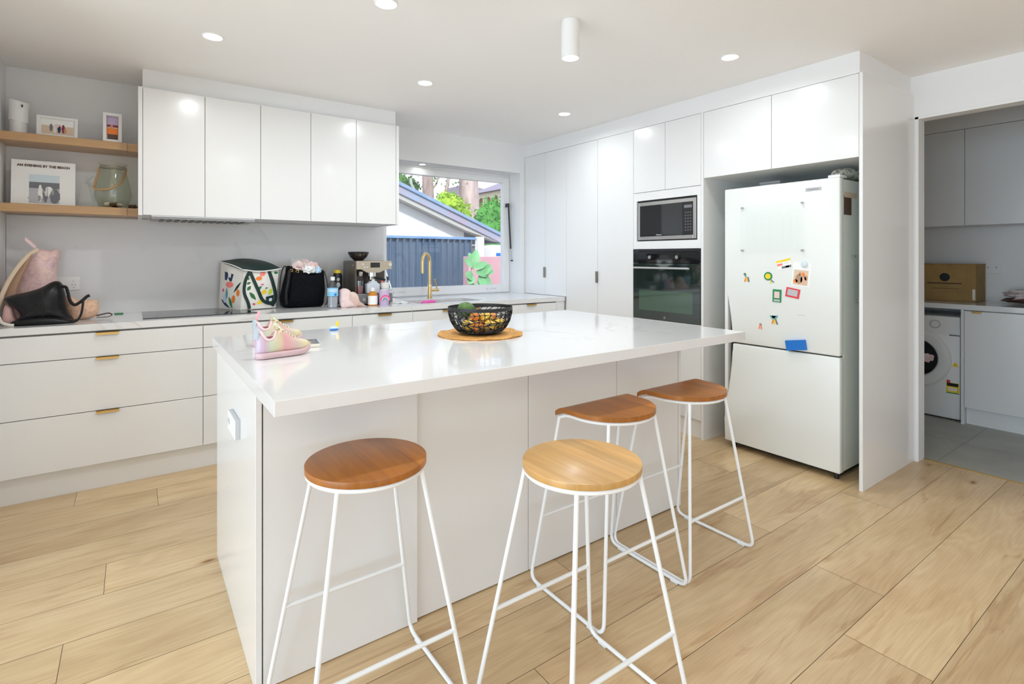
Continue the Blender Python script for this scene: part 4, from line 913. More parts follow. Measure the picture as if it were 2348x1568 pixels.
solo('bag_clip', B(-.110, 4.36, TB, -.062, 4.385, TB+.008, bev=.003, seg=2), 'green', 'small bright green plastic clip on the bench left of the hob', 'clip', (-.086, 4.37, TB))

# ------------------------------------------------------------------ insulated lunch bag
t = thing('cooler_bag', 'white fruit-print cooler bag with dark green flap standing on the hob', 'bag', (.68, 4.27, .9565))
zb = .9568
A0, B0, C0, D0 = Vector((.607, 4.147, zb)), Vector((.497, 4.360, zb)), Vector((.850, 4.200, zb)), Vector((.745, 4.420, zb))
A1, B1, C1, D1 = Vector((.632, 4.150, 1.232)), Vector((.512, 4.350, 1.292)), Vector((.872, 4.200, 1.238)), Vector((.770, 4.415, 1.300))
def face(P0, Q0, P1, Q1, s_, h_, out=.0, bulge=.014):
    b_ = P0.lerp(Q0, s_); t_ = P1.lerp(Q1, s_); p = b_.lerp(t_, h_)
    n_ = (Q0-P0).cross(Vector((0, 0, 1))).normalized()
    return p+n_*(out+bulge*math.sin(PI*s_)*math.sin(PI*h_)**.7)
sides = ((A0, C0, A1, C1), (C0, D0, C1, D1), (D0, B0, D1, B1), (B0, A0, B1, A1))
rings = []
for hh in [i/12 for i in range(13)]:
    rings.append([face(*sd_, j/10, hh) for sd_ in sides for j in range(10)])
part('body', MB().loft(rings), 'bag_canvas', t, smooth=50)
def decal(side, pts, m_, nm='printed_motif', out=.0012, sub=1):
    P_ = [face(*sides[side], a, b, out) for a, b in pts]
    part(nm, MB().poly(P_), m_, t, smooth=0)
def ell(cx, cy, rx, ry, a=0, n=14): return [(cx+rx*math.cos(q)*math.cos(a)-ry*math.sin(q)*math.sin(a), cy+rx*math.cos(q)*math.sin(a)+ry*math.sin(q)*math.cos(a)) for q in [2*PI*i/n for i in range(n)]]
def leafd(cx, cy, l_, w_, a): return [(cx+x*math.cos(a)-y*math.sin(a), cy+x*math.sin(a)+y*math.cos(a)) for x, y in ((-l_, 0), (-l_*.5, w_*.7), (0, w_), (l_*.55, w_*.55), (l_, 0), (l_*.5, -w_*.6), (0, -w_), (-l_*.5, -w_*.7))]
for s_, pts, m_ in (
    (0, leafd(.13, .80, .05, .03, 2.0), 'leafgreen'), (0, leafd(.15, .68, .06, .035, .3), 'leafgreen'), (0, leafd(.17, .55, .075, .05, .9), 'leafgreen'), (0, leafd(.29, .34, .15, .05, -.8), 'leafgreen'),
    (0, ell(.52, .90, .085, .06, .3), 'coral'), (0, ell(.42, .79, .09, .055, 0), 'orange'), (0, ell(.53, .63, .05, .02, 0), 'magenta'), (0, ell(.36, .62, .03, .025, 0), 'magenta'), (0, leafd(.46, .54, .08, .04, .7), 'leafgreen'),
    (0, ell(.60, .43, .08, .06, .4), 'yellow'), (0, ell(.79, .43, .06, .08, -.4), 'lime'), (0, ell(.51, .17, .085, .05, .2), 'yellow'), (0, ell(.35, .13, .04, .025, -.3), 'red'), (0, leafd(.66, .53, .05, .02, .2), 'green'),
    (0, leafd(.92, .92, .07, .04, -.2), 'green'),
    (3, [(.22, .84), (.62, .84), (.58, .66), (.26, .66)], 'navy'), (3, ell(.50, .58, .17, .07, .1), 'coral'), (3, leafd(.82, .56, .20, .035, .9), 'darkgreen'), (3, ell(.86, .42, .06, .09, .1), 'orange'),
    (3, ell(.70, .25, .07, .10, -.2), 'orange'), (3, leafd(.58, .16, .16, .06, -1.1), 'green'), (3, leafd(.40, .36, .14, .06, 1.6), 'teal'), (3, leafd(.33, .12, .24, .04, -.4), 'navy'), (3, ell(.22, .42, .05, .04, 0), 'magenta'), (3, ell(.30, .24, .08, .1, 0), 'paleblue')):
    decal(s_, pts, m_)
def bagstrap(side, pts, w_=.013):
    P_ = spline([face(*sides[side], a, b, .004) for a, b in pts], 6); n_ = (sides[side][1]-sides[side][0]).cross(Vector((0, 0, 1)))
    part('carry_strap', MB().tube(P_, w_, 10, flat=.22, up=tuple(n_)), 'darkgreen', t)
bagstrap(0, [(.14, .98), (.05, .74), (.05, .45), (.18, .18), (.24, .02)], .011)
bagstrap(0, [(.15, .98), (.28, .74), (.42, .48), (.58, .22), (.80, .12), (.93, .16)], .012)
bagstrap(0, [(.70, .98), (.82, .70), (.93, .42), (.96, .22), (.88, .05)], .013)
decal(0, [(.66, .30), (.90, .34), (.90, .10), (.70, .10)], 'darkgreen', 'label_patch', .004)
decal(0, ell(.81, .22, .055, .045), 'silverblue', 'emblem', .0048)
# flap: curved sheet draped from the back edge to the front edge
rows = []
for i in range(13):
    f = i/12; row = []
    for j in range(17):
        s_ = -.03+1.09*j/16
        bk = B1.lerp(D1, s_); fr = A1.lerp(C1, s_)+Vector((0, -.014, .004)); p = bk.lerp(fr, f)
        z_ = p.z+.020*math.sin(PI*s_*.9)*(1-f)+.008*math.sin(PI*f)+.022*max(0, .25-abs(s_-.0))*(1-f*.4)-.012*math.sin(PI*min(max(s_, 0), 1))*f
        row.append(Vector((p.x, p.y, z_+.004)))
    rows.append(row)
part('flap', MB().loft([[*a, *[q-Vector((0, 0, .004)) for q in a[::-1]]] for a in rows]), 'darkgreen', t, smooth=50)
part('flap_binding', MB().tube([q+Vector((0, -.001, -.003)) for q in rows[-1]], .0045, 8), 'paper', t)
part('side_binding', MB().tube([r_[0]+Vector((-.001, 0, -.003)) for r_ in rows], .004, 8), 'paper', t)

# ------------------------------------------------------------------ black tote
t = thing('tote_bag', 'tall black drawstring tote overflowing with clothes, right of the cooler bag', 'bag', (1.04, 4.13, TB))
tb = pillow([(.880, .985), (.892, 1.10), (.912, 1.205), (.925, 1.262), (1.0, 1.244), (1.09, 1.212), (1.15, 1.218), (1.190, 1.232), (1.196, 1.14), (1.194, 1.03), (1.176, .953), (1.05, .950), (.92, .951)], 4.18, .085, amp=.006, freq=7, seed=8, power=.5)
part('body', clampz(tb), 'black_fabric', t)
part('handle', MB().tube(spline([(.915, 4.13, 1.252), (.890, 4.11, 1.262), (.868, 4.10, 1.205), (.856, 4.09, 1.11), (.856, 4.09, 1.01), (.880, 4.10, .966)], 6), .004, 8), 'black_leather', t)
part('handle', MB().tube(spline([(1.185, 4.13, 1.222), (1.206, 4.13, 1.13), (1.208, 4.13, 1.0), (1.190, 4.13, .960)], 6), .0035, 8), 'black_leather', t)
part('side_fold', MB().tube(spline([(.925, 4.095, 1.235), (.913, 4.085, 1.15), (.900, 4.085, 1.06), (.905, 4.09, .985)], 6), .010, 10), 'black_leather', t)
for x, z in ((.940, 1.232), (.982, 1.224)): part('eyelet', MB().tube([(x+.010*math.cos(q*PI/8), 4.110, z+.009*math.sin(q*PI/8)) for q in range(16)], .0028, 8, closed=True), 'brass', t)
t = thing('bundled_clothes', 'crumpled pink and white clothes stuffed in the top of the black tote', 'clothes', (1.06, 4.2, 1.22))
for c, r, m_, sd_ in (((1.045, 4.18, 1.255), (.075, .05, .050), 'pale_cloth', 1), ((1.00, 4.16, 1.255), (.045, .04, .028), 'towel_pink', 2), ((1.10, 4.17, 1.262), (.050, .045, .030), 'towel_pink', 3), ((1.075, 4.13, 1.238), (.045, .035, .030), 'paper', 4), ((1.135, 4.14, 1.232), (.028, .03, .026), 'paleblue', 5)):
    part('garment', MB().blob(c, r, 4, .5, 2.4, sd_), m_, t)

# ------------------------------------------------------------------ coffee machine
t = thing('coffee_machine', 'champagne steel espresso machine with a smoked bean hopper beside the window', 'coffee machine', (1.55, 4.2, TB))
cx0, cx1, cyf, cyb = 1.402, 1.702, 4.06, 4.36
part('housing', B(cx0, 4.205, TB, cx1, cyb, 1.302, bev=.008, seg=2), 'tan_dark' if 'tan_dark' in M else 'mid_grey', t)
part('side_cheek', B(cx0, 4.062, TB+.01, cx0+.012, 4.21, 1.300, bev=.003), 'taupe' if 'taupe' in M else 'mid_grey', t)
hd = part('control_head', MB().prism([(cx0+.008, cyf, 1.234), (cx1, cyf, 1.234), (cx1, cyf, 1.300), (cx0+.008, cyf, 1.300)], (0, .15, 0)), 'steel_warm', t)
mb = MB(); mb.prism([(cx0+.05, cyf+.006, 1.234), (cx0+.10, cyf+.006, 1.207), (cx1-.10, cyf+.006, 1.207), (cx1-.04, cyf+.006, 1.234)], (0, .13, 0)); part('group_cowl', mb, 'steel_warm', t)
part('touch_screen', B(1.524, cyf-.002, 1.247, 1.602, cyf, 1.287, bev=.0005), 'black_glass', hd)
for x, z, r in ((1.462, 1.274, .010), (1.474, 1.250, .007), (1.497, 1.250, .006)): part('button', MB().cyl((x, cyf, z), (x, cyf-.005, z), r, n=18), 'chrome', hd)
part('dial', MB().cyl((1.685, cyf, 1.272), (1.685, cyf-.012, 1.272), .014, n=22), 'chrome', hd)
part('badge', B(cx0-.001, 4.10, 1.262, cx0, 4.13, 1.270), 'steel', t)
part('drip_tray', B(cx0+.004, 4.04, TB+.012, cx1, 4.205, 1.038, bev=.005, seg=2), 'mid_grey', t)
part('tray_grate', B(cx0+.010, 4.045, 1.038, cx1-.006, 4.200, 1.042), 'steel', t)
part('tray_badge', B(1.455, 4.0385, .985, 1.495, 4.0402, 1.008), 'steel', t)
part('group_head', MB().cyl((1.555, 4.12, 1.210), (1.555, 4.12, 1.175), .034, .034, 28), 'chrome', t)
pf = part('portafilter', MB().cyl((1.555, 4.12, 1.175), (1.555, 4.12, 1.150), .031, .028, 28), 'chrome', t)
part('portafilter_handle', MB().tube([(1.575, 4.10, 1.165), (1.605, 4.04, 1.155), (1.620, 4.005, 1.150)], [.009, .012, .010], 12), 'black_plastic', pf)
part('grinder_chute', MB().cyl((1.462, 4.13, 1.215), (1.462, 4.13, 1.180), .026, .022, 24), 'chrome', t)
part('steam_wand', MB().tube(spline([(1.665, 4.09, 1.215), (1.676, 4.075, 1.16), (1.692, 4.06, 1.10), (1.698, 4.055, 1.06)], 6), .0045, 10), 'chrome', t)
part('wand_grip', MB().cyl((1.672, 4.08, 1.172), (1.680, 4.072, 1.145), .008, n=12), 'black_plastic', t)
hp = part('bean_hopper', MB().lathe([(.035, .0), (.045, .010), (.068, .030), (.080, .052), (.083, .062)], (1.500, 4.27, 1.302), 36), 'smoked_solid' if 'smoked_solid' in M else 'black_plastic', t)
part('hopper_lid', MB().lathe([(.001, .0625), (.084, .0625), (.085, .067), (.080, .072), (.001, .074)], (1.500, 4.27, 1.302), 36), 'black_plastic', hp)
for x in (1.42, 1.68): part('foot', MB().cyl((x, 4.08, TB), (x, 4.08, TB+.013), .012, n=12), 'rubber', t)
# things around the machine
t = thing('tumbler', 'clear tumbler holding pink liquid on the drip tray of the coffee machine', 'cup', (1.432, 4.085, 1.0422))
part('glass', MB().lathe([(.026, .0), (.031, .10), (.029, .10), (.024, .004)], (1.445, 4.085, 1.0425), 28, False), 'clear_glass', t)
part('liquid', MB().lathe([(.001, .004), (.0235, .004), (.0265, .060), (.001, .060)], (1.445, 4.085, 1.0425), 28, False), 'maroon_liquid', t)
t = thing('milk_carton', 'pale grey carton standing on the coffee machine tray', 'carton', (1.55, 4.085, 1.0422))
mb = MB(); mb.box(1.497, 4.055, 1.0425, 1.600, 4.115, 1.118, bev=.002); mb.prism([(1.510, 4.06, 1.118), (1.590, 4.06, 1.118), (1.572, 4.06, 1.140), (1.535, 4.06, 1.140)], (0, .05, 0)); part('carton', mb, 'cloud', t)
part('cap', MB().cyl((1.556, 4.085, 1.140), (1.556, 4.085, 1.150), .013, n=18), 'white_plastic', t)
t = thing('baby_bottle', 'wide white capped bottle with a coral tip on the right of the coffee tray', 'bottle', (1.652, 4.09, 1.0422))
part('body', MB().lathe([(.001, 0), (.034, 0), (.036, .004), (.036, .040), (.001, .040)], (1.655, 4.09, 1.0425), 28, False), 'cloud', t)
part('cap', MB().lathe([(.037, .036), (.038, .074), (.030, .082), (.001, .083)], (1.655, 4.09, 1.0425), 28, False), 'bag_canvas', t)
part('tip', MB().blob((1.632, 4.085, 1.134), (.012, .012, .012), 2), 'coral', t)
t = thing('water_bottle', 'clear plastic water bottle with a white cap and pale blue label', 'bottle', (1.207, 3.985, TB))
bx, by = 1.207, 3.995
part('bottle', MB().lathe([(.001, .002), (.034, .0), (.038, .006), (.036, .05), (.0385, .06), (.0385, .125), (.037, .150), (.026, .185), (.014, .200), (.013, .212)], (bx, by, TB), 32, False), 'bottle_plastic', t)
part('water', MB().lathe([(.001, .004), (.033, .003), (.036, .05), (.036, .085), (.001, .085)], (bx, by, TB), 28, False), 'water_tint', t)
lb = part('label', MB().lathe([(.0392, .088), (.0392, .150)], (bx, by, TB), 40, False), 'skyblue', t)
part('label_mark', MB().blob((bx+.008, by-.0385, TB+.100), (.009, .002, .009), 2), 'blue', lb)
part('label_band', MB().lathe([(.0394, .120), (.0394, .142)], (bx, by, TB), 40, False), 'paleblue', lb)
part('cap', MB().lathe([(.0165, .205), (.0165, .230), (.015, .232), (.001, .232)], (bx, by, TB), 24, False), 'white_plastic', t)
t = thing('sauce_bottle', 'slim black bottle with a yellow cap behind the water bottle', 'bottle', (1.330, 4.27, TB))
part('body', MB().lathe([(.001, 0), (.034, 0), (.036, .005), (.036, .225), (.030, .25), (.001, .25)], (1.335, 4.29, TB), 28, False), 'black_plastic', t)
part('cap', MB().lathe([(.028, .25), (.028, .275), (.001, .276)], (1.335, 4.29, TB), 24, False), 'yellow', t)
part('label', MB().blob((1.330, 4.2545, TB+.20), (.013, .002, .014), 2), 'light_grey', t)
part('label', MB().blob((1.330, 4.2545, TB+.155), (.016, .002, .022), 2), 'light_grey', t)
t = thing('muslin_cloth', 'crumpled pale pink cloth heaped between the water bottle and pill bottle', 'cloth', (1.34, 4.01, TB))
part('fold', clampz(pillow([(1.258, 1.00), (1.262, 1.075), (1.30, 1.094), (1.34, 1.075), (1.350, 1.02), (1.345, .955), (1.300, .952), (1.27, .955)], 4.02, .05, amp=.012, freq=12, seed=4)), 'towel_pink', t)
part('fold', clampz(pillow([(1.325, 1.05), (1.355, 1.066), (1.388, 1.045), (1.405, 1.0), (1.440, .965), (1.468, .953), (1.40, .951), (1.345, .952)], 3.985, .045, amp=.012, freq=12, seed=6)), 'peach_cloth', t)
part('fold', clampz(pillow([(1.262, .990), (1.30, 1.01), (1.345, .995), (1.385, .952), (1.32, .951), (1.27, .952)], 3.965, .03, amp=.008, freq=14, seed=9)), 'towel_pink', t)
t = thing('pill_bottle', 'amber glass medicine bottle with a white label and cap', 'bottle', (1.532, 4.09-.07, TB))
bx, by = 1.518, 3.995
part('glass', MB().lathe([(.001, 0), (.034, 0), (.036, .004), (.036, .082), (.030, .098), (.018, .108), (.017, .116)], (bx, by, TB), 32, False), 'amber', t)
part('label', MB().lathe([(.0365, .010), (.0365, .078)], (bx, by, TB), 36, False), 'paper', t)
part('cap', MB().lathe([(.019, .112), (.020, .138), (.018, .141), (.001, .141)], (bx, by, TB), 24, False), 'white_plastic', t)
t = thing('bubble_bottle', 'small clear bottle printed with a pink and teal rainbow, right of the pill bottle', 'bottle', (1.60, 4.03, TB))
bx, by = 1.606, 3.985
part('body', MB().lathe([(.001, 0), (.036, 0), (.038, .006), (.038, .105), (.030, .118), (.001, .118)], (bx, by, TB), 32, False), 'lilac', t)
def arcband(r0, r1, m_, y_):
    n = 16; c = Vector((bx-.006, y_, TB+.040))
    pts = [c+Vector((r1*math.cos(PI*i/n), 0, r1*math.sin(PI*i/n))) for i in range(n+1)]+[c+Vector((r0*math.cos(PI*i/n), 0, r0*math.sin(PI*i/n))) for i in range(n, -1, -1)]
    part('rainbow_band', MB().prism(pts, (0, .001, 0)), m_, t)
arcband(.030, .042, 'magenta', by-.0405); arcband(.022, .029, 'softpink', by-.0400); arcband(.012, .021, 'teal', by-.0405)
part('cap', MB().lathe([(.032, .118), (.032, .122), (.001, .123)], (bx, by, TB), 24, False), 'white_plastic', t)
t = thing('food_container', 'small clear tub of white powder with a lid at the right of the coffee machine', 'container', (1.715, 4.10, TB))
part('tub', B(1.682, 4.07, TB, 1.738, 4.13, TB+.045, bev=.005, seg=2), 'bag_canvas', t); part('lid', B(1.679, 4.067, TB+.045, 1.741, 4.133, TB+.053, bev=.003), 'bottle_plastic', t)
t = thing('paper_sheet', 'white folded paper lying on the bench at the left edge of the sink', 'paper', (1.80, 4.1, TB))
part('sheet', MB().loft([[Vector((1.745+i*.0, 4.03, TB+.0005)), Vector((1.745, 4.36, TB+.0005)), Vector((1.745, 4.36, TB+.002)), Vector((1.745, 4.03, TB+.002))] if i == 0 else [Vector((1.745+i*.012, 4.03, TB+.0005+.003*math.sin(i))), Vector((1.745+i*.012, 4.36, TB+.0005+.010*i/10)), Vector((1.745+i*.012, 4.36, TB+.002+.010*i/10)), Vector((1.745+i*.012, 4.03, TB+.002+.003*math.sin(i)))] for i in range(11)]), 'paper', t)

# ------------------------------------------------------------------ island top: mat, bowl, fruit, sneakers, phone
TI = .9513; bc = Vector((1.379, 2.193, TI)); K = .924
mb = MB(); n = 96; rings = []
for k, r in enumerate([.002+.222*i/24 for i in range(25)]):
    rings.append([bc+Vector((r*math.cos(2*PI*i/n)*(1+.006*(k/24)**4*math.sin(7*2*PI*i/n+1)), r*math.sin(2*PI*i/n)*(1+.006*(k/24)**4*math.sin(7*2*PI*i/n+1)), .005+.0012*(k % 2)+(k/24)**6*.004*(1+math.sin(9*2*PI*i/n)))) for i in range(n)])
rings += [[p-Vector((0, 0, .0045)) for p in rings[-1]], [bc+(p-bc)*.97 for p in rings[-1]]]
for p in rings[-1]: p.z = TI
mb.loft(rings, True); solo('placemat', clampz(mb, TI), 'straw', 'round woven straw placemat under the black bowl', 'placemat', tuple(bc))
mat_root = C.objects[-1]
t = bowl = thing('fruit_bowl', 'black openwork metal bowl of fruit standing on the straw placemat', 'bowl', (bc.x, bc.y, TI+.006)); zb = TI+.0065
def prof_r(h):  # bowl radius at height h
    return .085+.085*math.sin(min(1, h/.142)**.62*PI/2)
rnd = random.Random(11); bm = bmesh.new(); NT, NZ = 34, 6; V = []
for k in range(NZ+1):
    h0 = .016+.112*k/NZ; row = []
    for i in range(NT):
        e = 0 if k in (0, NZ) else 1
        a = 2*PI*(i+.5*(k % 2)+e*rnd.uniform(-.33, .33))/NT; h = h0+e*rnd.uniform(-.0055, .0055)
        row.append(bm.verts.new((bc.x+prof_r(h)*math.cos(a), bc.y+prof_r(h)*math.sin(a), zb+h)))
    V.append(row)
for k in range(NZ):
    for i in range(NT):
        j = (i+1) % NT; q = (V[k][i], V[k][j], V[k+1][j], V[k+1][i])
        if k % 2: bm.faces.new((q[0], q[1], q[3])) ; bm.faces.new((q[1], q[2], q[3]))
        else: bm.faces.new((q[0], q[1], q[2])); bm.faces.new((q[0], q[2], q[3]))
used = set(); kill = []
es = [e for e in bm.edges if len(e.link_faces) == 2]; rnd.shuffle(es)
for e in es:
    fs = [f.index if f.index >= 0 else id(f) for f in e.link_faces]; ids = [id(f) for f in e.link_faces]
    if not any(i in used for i in ids) and rnd.random() < .8: used.update(ids); kill.append(e)
bmesh.ops.dissolve_edges(bm, edges=kill, use_verts=False)
m_ = MB(); m_.bm.free(); m_.bm = bm; mat('bowl_metal', (.008, .008, .009), .45)
lat = part('lattice_wall', m_, 'bowl_metal', t, smooth=0)
wf = lat.modifiers.new('wire', 'WIREFRAME'); wf.thickness = .0062; wf.use_even_offset = False; wf.use_replace = True; wf.use_boundary = True
part('base', MB().lathe([(.001, .0), (.080, .0), (.100, .010), (prof_r(.018), .018), (prof_r(.018)-.003, .019), (.098, .013), (.078, .004), (.001, .004)], (bc.x, bc.y, zb), 56, False), 'bowl_metal', t)
part('rim', MB().lathe([(prof_r(.126)+.001, .125), (.1715, .142), (.1700, .1435), (prof_r(.126)-.002, .127), (prof_r(.126)+.001, .125)], (bc.x, bc.y, zb), 72, False), 'bowl_metal', t)
fruits = []
def fruit(lab, cat, x, y, z, r, m_, stretch=1.0, rot=0, pear=0, group='fruit in the black bowl'):
    mb = MB(); mb.blob((0, 0, 0), (r, r, r*stretch), 3, .04, 2, rnd.random()*9)
    for v in mb.bm.verts:
        if pear and v.co.z > 0: k = 1-pear*(v.co.z/(r*stretch))**1.3; v.co.x *= k; v.co.y *= k
    mb.bm.transform(Matrix.Translation(Vector((bc.x+x, bc.y+y, zb+z))) @ Matrix.Rotation(rot, 4, 'X') @ Matrix.Rotation(rot*.6, 4, 'Y'))
    t = thing(cat, lab, cat, (bc.x+x, bc.y+y, zb+z-r), group); fruits.append(t)
    part('flesh', mb, m_, t); d = Vector((math.sin(rot*.6)*.9, -math.sin(rot), math.cos(rot)))
    c = Vector((bc.x+x, bc.y+y, zb+z)); part('stem', MB().cyl(c+d*r*stretch*.93, c+d*(r*stretch+.008), .0022, n=8), 'brown', t)
fruit('large green avocado resting on top of the fruit at the left rim of the bowl', 'avocado', -.055, .055, .122, .044, 'avocado_skin', 1.12, 1.3, .15)
fruit('yellow pear at the front centre of the bowl', 'pear', .005, -.085, .042, .034, 'pear_skin', 1.15, 1.2, .3)
fruit('yellow pear at the left of the bowl, below the avocado', 'pear', -.080, -.020, .050, .034, 'pear_skin', 1.15, -1.3, .3)
fruit('yellow pear at the right of the bowl', 'pear', .080, -.055, .050, .033, 'pear_skin', 1.12, .9, .3)
fruit('yellow pear in the middle of the bowl, on top of the front one', 'pear', .015, -.035, .082, .033, 'pear_skin', 1.12, 1.7, .3)
fruit('yellow pear lying at the back of the bowl', 'pear', .050, .065, .046, .033, 'pear_skin', 1.12, -1.0, .3)
fruit('orange-red apple at the lower left of the bowl', 'apple', -.062, -.078, .046, .031, 'apple_skin')
fruit('orange-red apple at the upper right of the bowl', 'apple', .085, .010, .072, .030, 'apple_skin')
fruit('orange-red apple in the centre of the bowl, beside the middle pear', 'apple', -.045, -.020, .102-.012, .028, 'apple_skin')
fruit('brown kiwi fruit at the back left of the bowl', 'kiwi', -.030, .075, .045, .031, 'tan', 1.1, 1.2)

for o in [mat_root, bowl]+fruits:      # real size of the mat, bowl and fruit
    o.location = bc+(o.location-bc)*K; o.scale = (K, K, K)
def sneaker(lab, heel, toe, tab=False, group='a pair of child sneakers'):
    Lg = (Vector(toe)-Vector(heel)).length; t = thing('sneaker', lab, 'shoe', (0, 0, 0), group)
    hw = lambda x: (.026+.010*math.sin(min(1, x/.05)*PI/2)+.006*math.sin(max(0, min(1, (x-.08)/.11))*PI)) * (math.sqrt(max(.02, 1-((x-.175)/(.2301-.175))**2)) if x > .175 else (math.sqrt(max(.05, 1-((.022-x)/.0222)**2)) if x < .022 else 1))
    lift = lambda x: .018*max(0, (x-.165)/.065)**2
    top = [(0, .104), (.008, .118), (.020, .104), (.035, .084), (.050, .080), (.065, .086), (.080, .104), (.092, .114), (.105, .108), (.125, .092), (.145, .077), (.165, .070), (.190, .064), (.210, .057), (.224, .045), (.230, .030)]
    def tz(x):
        for (a, za), (b, zb_) in zip(top, top[1:]):
            if x <= b: f = (x-a)/(b-a); return za+(zb_-za)*f
        return top[-1][1]
    xs = [.230*i/46 for i in range(47)]; up, so_ = [], []
    for x in xs:
        w_, zt_, z0 = hw(x), tz(x), lift(x); z0u = .020+z0*.9
        ring = []
        for i in range(24):
            a = 2*PI*i/24; c_, s_ = math.cos(a), math.sin(a)
            zz = z0u+(zt_-z0u)*(.5+.5*math.copysign(abs(s_)**.75, s_)); k = 1-.38*max(0, (zz-z0u)/(.12))
            ring.append(Vector((x+(.004 if x < .02 else 0)*(zz-.02)/.1, w_*k*math.copysign(abs(c_)**.6, c_)*.96, zz)))
        up.append(ring)
        ring = []
        for i in range(24):
            a = 2*PI*i/24; c_, s_ = math.cos(a), math.sin(a)
            ring.append(Vector((x, (w_+.003)*math.copysign(abs(c_)**.4, c_), z0+.013+.013*math.copysign(abs(s_)**.4, s_))))
        so_.append(ring)
    part('upper', MB().loft(up), 'iridescent', t, smooth=50); part('sole', MB().loft(so_), 'sole_pink', t, smooth=60)
    # collar, lining, tongue, laces, heel tab
    col = []
    for i in range(28):
        a = 2*PI*i/28; x = .047+.036*math.cos(a); col.append((x, .023*math.sin(a), tz(max(.006, min(x, .083)))+.004-(.010 if abs(math.sin(a)) > .7 else .004)))
    part('collar', MB().tube(col, .0055, 10, closed=True), 'softpink', t)
    part('lining', MB().loft([[Vector((.047+.031*k*math.cos(2*PI*i/24), .019*k*math.sin(2*PI*i/24), .079+.012*abs(math.cos(2*PI*i/24))**2*(k)-.012*(1-k))) for i in range(24)] for k in (1, .6, .1)]), 'sole_inner', t)
    part('tongue', MB().loft([[Vector((x, y*1.0, z)) for y, z in ((-.017, z0), (0, z0+.004), (.017, z0), (.015, z0-.006), (0, z0-.004), (-.015, z0-.006))] for x, z0 in ((.120, .098), (.105, .116), (.092, .130), (.080, .136))]), 'tongue_mint', t)
    for k in range(6):
        x = .096+k*.0125; z0 = tz(x)+.002; hw2 = .017-.001*k
        part('lace', MB().tube(spline([(x, -hw2-.004, z0-.012), (x+.002, -hw2*.7, z0-.001), (x+.004, 0, z0+.003), (x+.002, hw2*.7, z0-.001), (x, hw2+.004, z0-.012)], 4), .0030, 8), 'lace_yellow', t)
    for s_ in (-1, 1): part('lace_bow', MB().tube(spline([(.096, 0, .122), (.086, s_*.020, .126), (.092, s_*.032, .112), (.104, s_*.020, .112), (.100, 0, .116)], 5), .0026, 8), 'lace_yellow', t)
    part('heel_tab', MB().loft([[Vector((-.0015+x_, y, z)) for y in (-.017*k, -.010*k, 0, .010*k, .017*k)]+[Vector((.006+x_, y, z)) for y in (.017*k, 0, -.017*k)] for z, k, x_ in ((.080, .8, .001), (.100, .85, .002), (.115, .75, .004), (.124, .5, .006))]), 'sequin', t)
    if tab: part('pull_tab', MB().loft([[Vector((x, y, z)) for y in (-.011, .011)]+[Vector((x+.003, y, z)) for y in (.011, -.011)] for x, z in ((.006, .085), (.012, .115), (.020, .142), (.026, .160))]), 'softpink_bright', t)
    part('toe_stitch', MB().tube(spline([(.150, -.034, .040), (.165, -.026, .056), (.172, 0, .066), (.165, .026, .056), (.150, .034, .040)], 5), .0013, 6), 'lilac', t)
    d = Vector(toe)-Vector(heel); t.location = (heel[0], heel[1], TI); t.rotation_euler = (0, 0, math.atan2(d.y, d.x)); t.scale = (K, K, K)
    return t
sneaker('pastel iridescent child sneaker in front, nearest the island edge', (.362, 2.135, TI), (.573, 2.186, TI))
sneaker('pastel child sneaker standing behind the front one, its pink pull tab upright', (.407, 2.450, TI), (.615, 2.496, TI), True)
t = thing('phone', 'phone in a thick cream case lying behind the front sneaker', 'phone', (.620, 2.352, TI))
mb = MB(); c_ = [(.573, 2.288), (.636, 2.276), (.662, 2.414), (.601, 2.427)]
mb.prism([(x, y, TI) for x, y in c_], (0, 0, .015)); bmesh.ops.bevel(mb.bm, geom=list(mb.bm.edges), offset=.003, segments=2, affect='EDGES'); part('case', mb, 'cream', t)
cc = Vector((.618, 2.3515)); part('screen', MB().prism([(cc.x+(x-cc.x)*.9, cc.y+(y-cc.y)*.94, TI+.0151) for x, y in c_], (0, 0, .0008)), 'black_glass', t)
t = thing('dummy_pacifier', 'small blue and white pacifier with a yellow handle near the back of the island', 'pacifier', (.846, 2.764, TI))
part('shield', MB().blob((.843, 2.760, TI+.011), (.022, .015, .0100), 3, .1), 'paleblue', t); part('ring_base', MB().blob((.837, 2.751, TI+.005), (.024, .011, .0045), 3), 'blue', t)
part('handle', MB().tube([(.852, 2.760, TI+.017), (.858, 2.758, TI+.033), (.862, 2.757, TI+.044)], [.0055, .0075, .0075], 10), 'yellow', t)

# ------------------------------------------------------------------ outside the kitchen window
struct('ground', B(-8, 4.9, -.6, 30, 45, -.4), 'ground')
t = thing('metal_fence', 'blue-grey corrugated steel fence outside the kitchen window', 'fence', (4.3, 9, -.4))
mb = MB(); pr_ = []; x = 2.2
while x < 5.39:
    pr_ += [(x, 9.0), (x+.080, 9.0), (x+.096, 8.945), (x+.114, 8.945)]; x += .13
mb.loft([[Vector((a, b, z)) for z in (-.4, 1.68)] for a, b in pr_], False, False); part('sheeting', mb, 'fence_steel', t, smooth=0)
part('top_rail', B(2.2, 8.935, 1.675, 5.52, 9.03, 1.722, bev=.004), 'rail_blue', t)
solo('white_post', B(5.53, 8.86, -.4, 5.67, 9.0, 1.735, bev=.01), 'upvc', 'pale post at the right end of the corrugated fence', 'post', (5.6, 8.93, -.4))
solo('garden_wall', B(4.79, 8.0, -.4, 9.0, 8.2, 1.343, bev=.01), 'pink_render', 'low pink rendered garden wall right of the fence', 'garden wall', (6.9, 8.1, -.4))
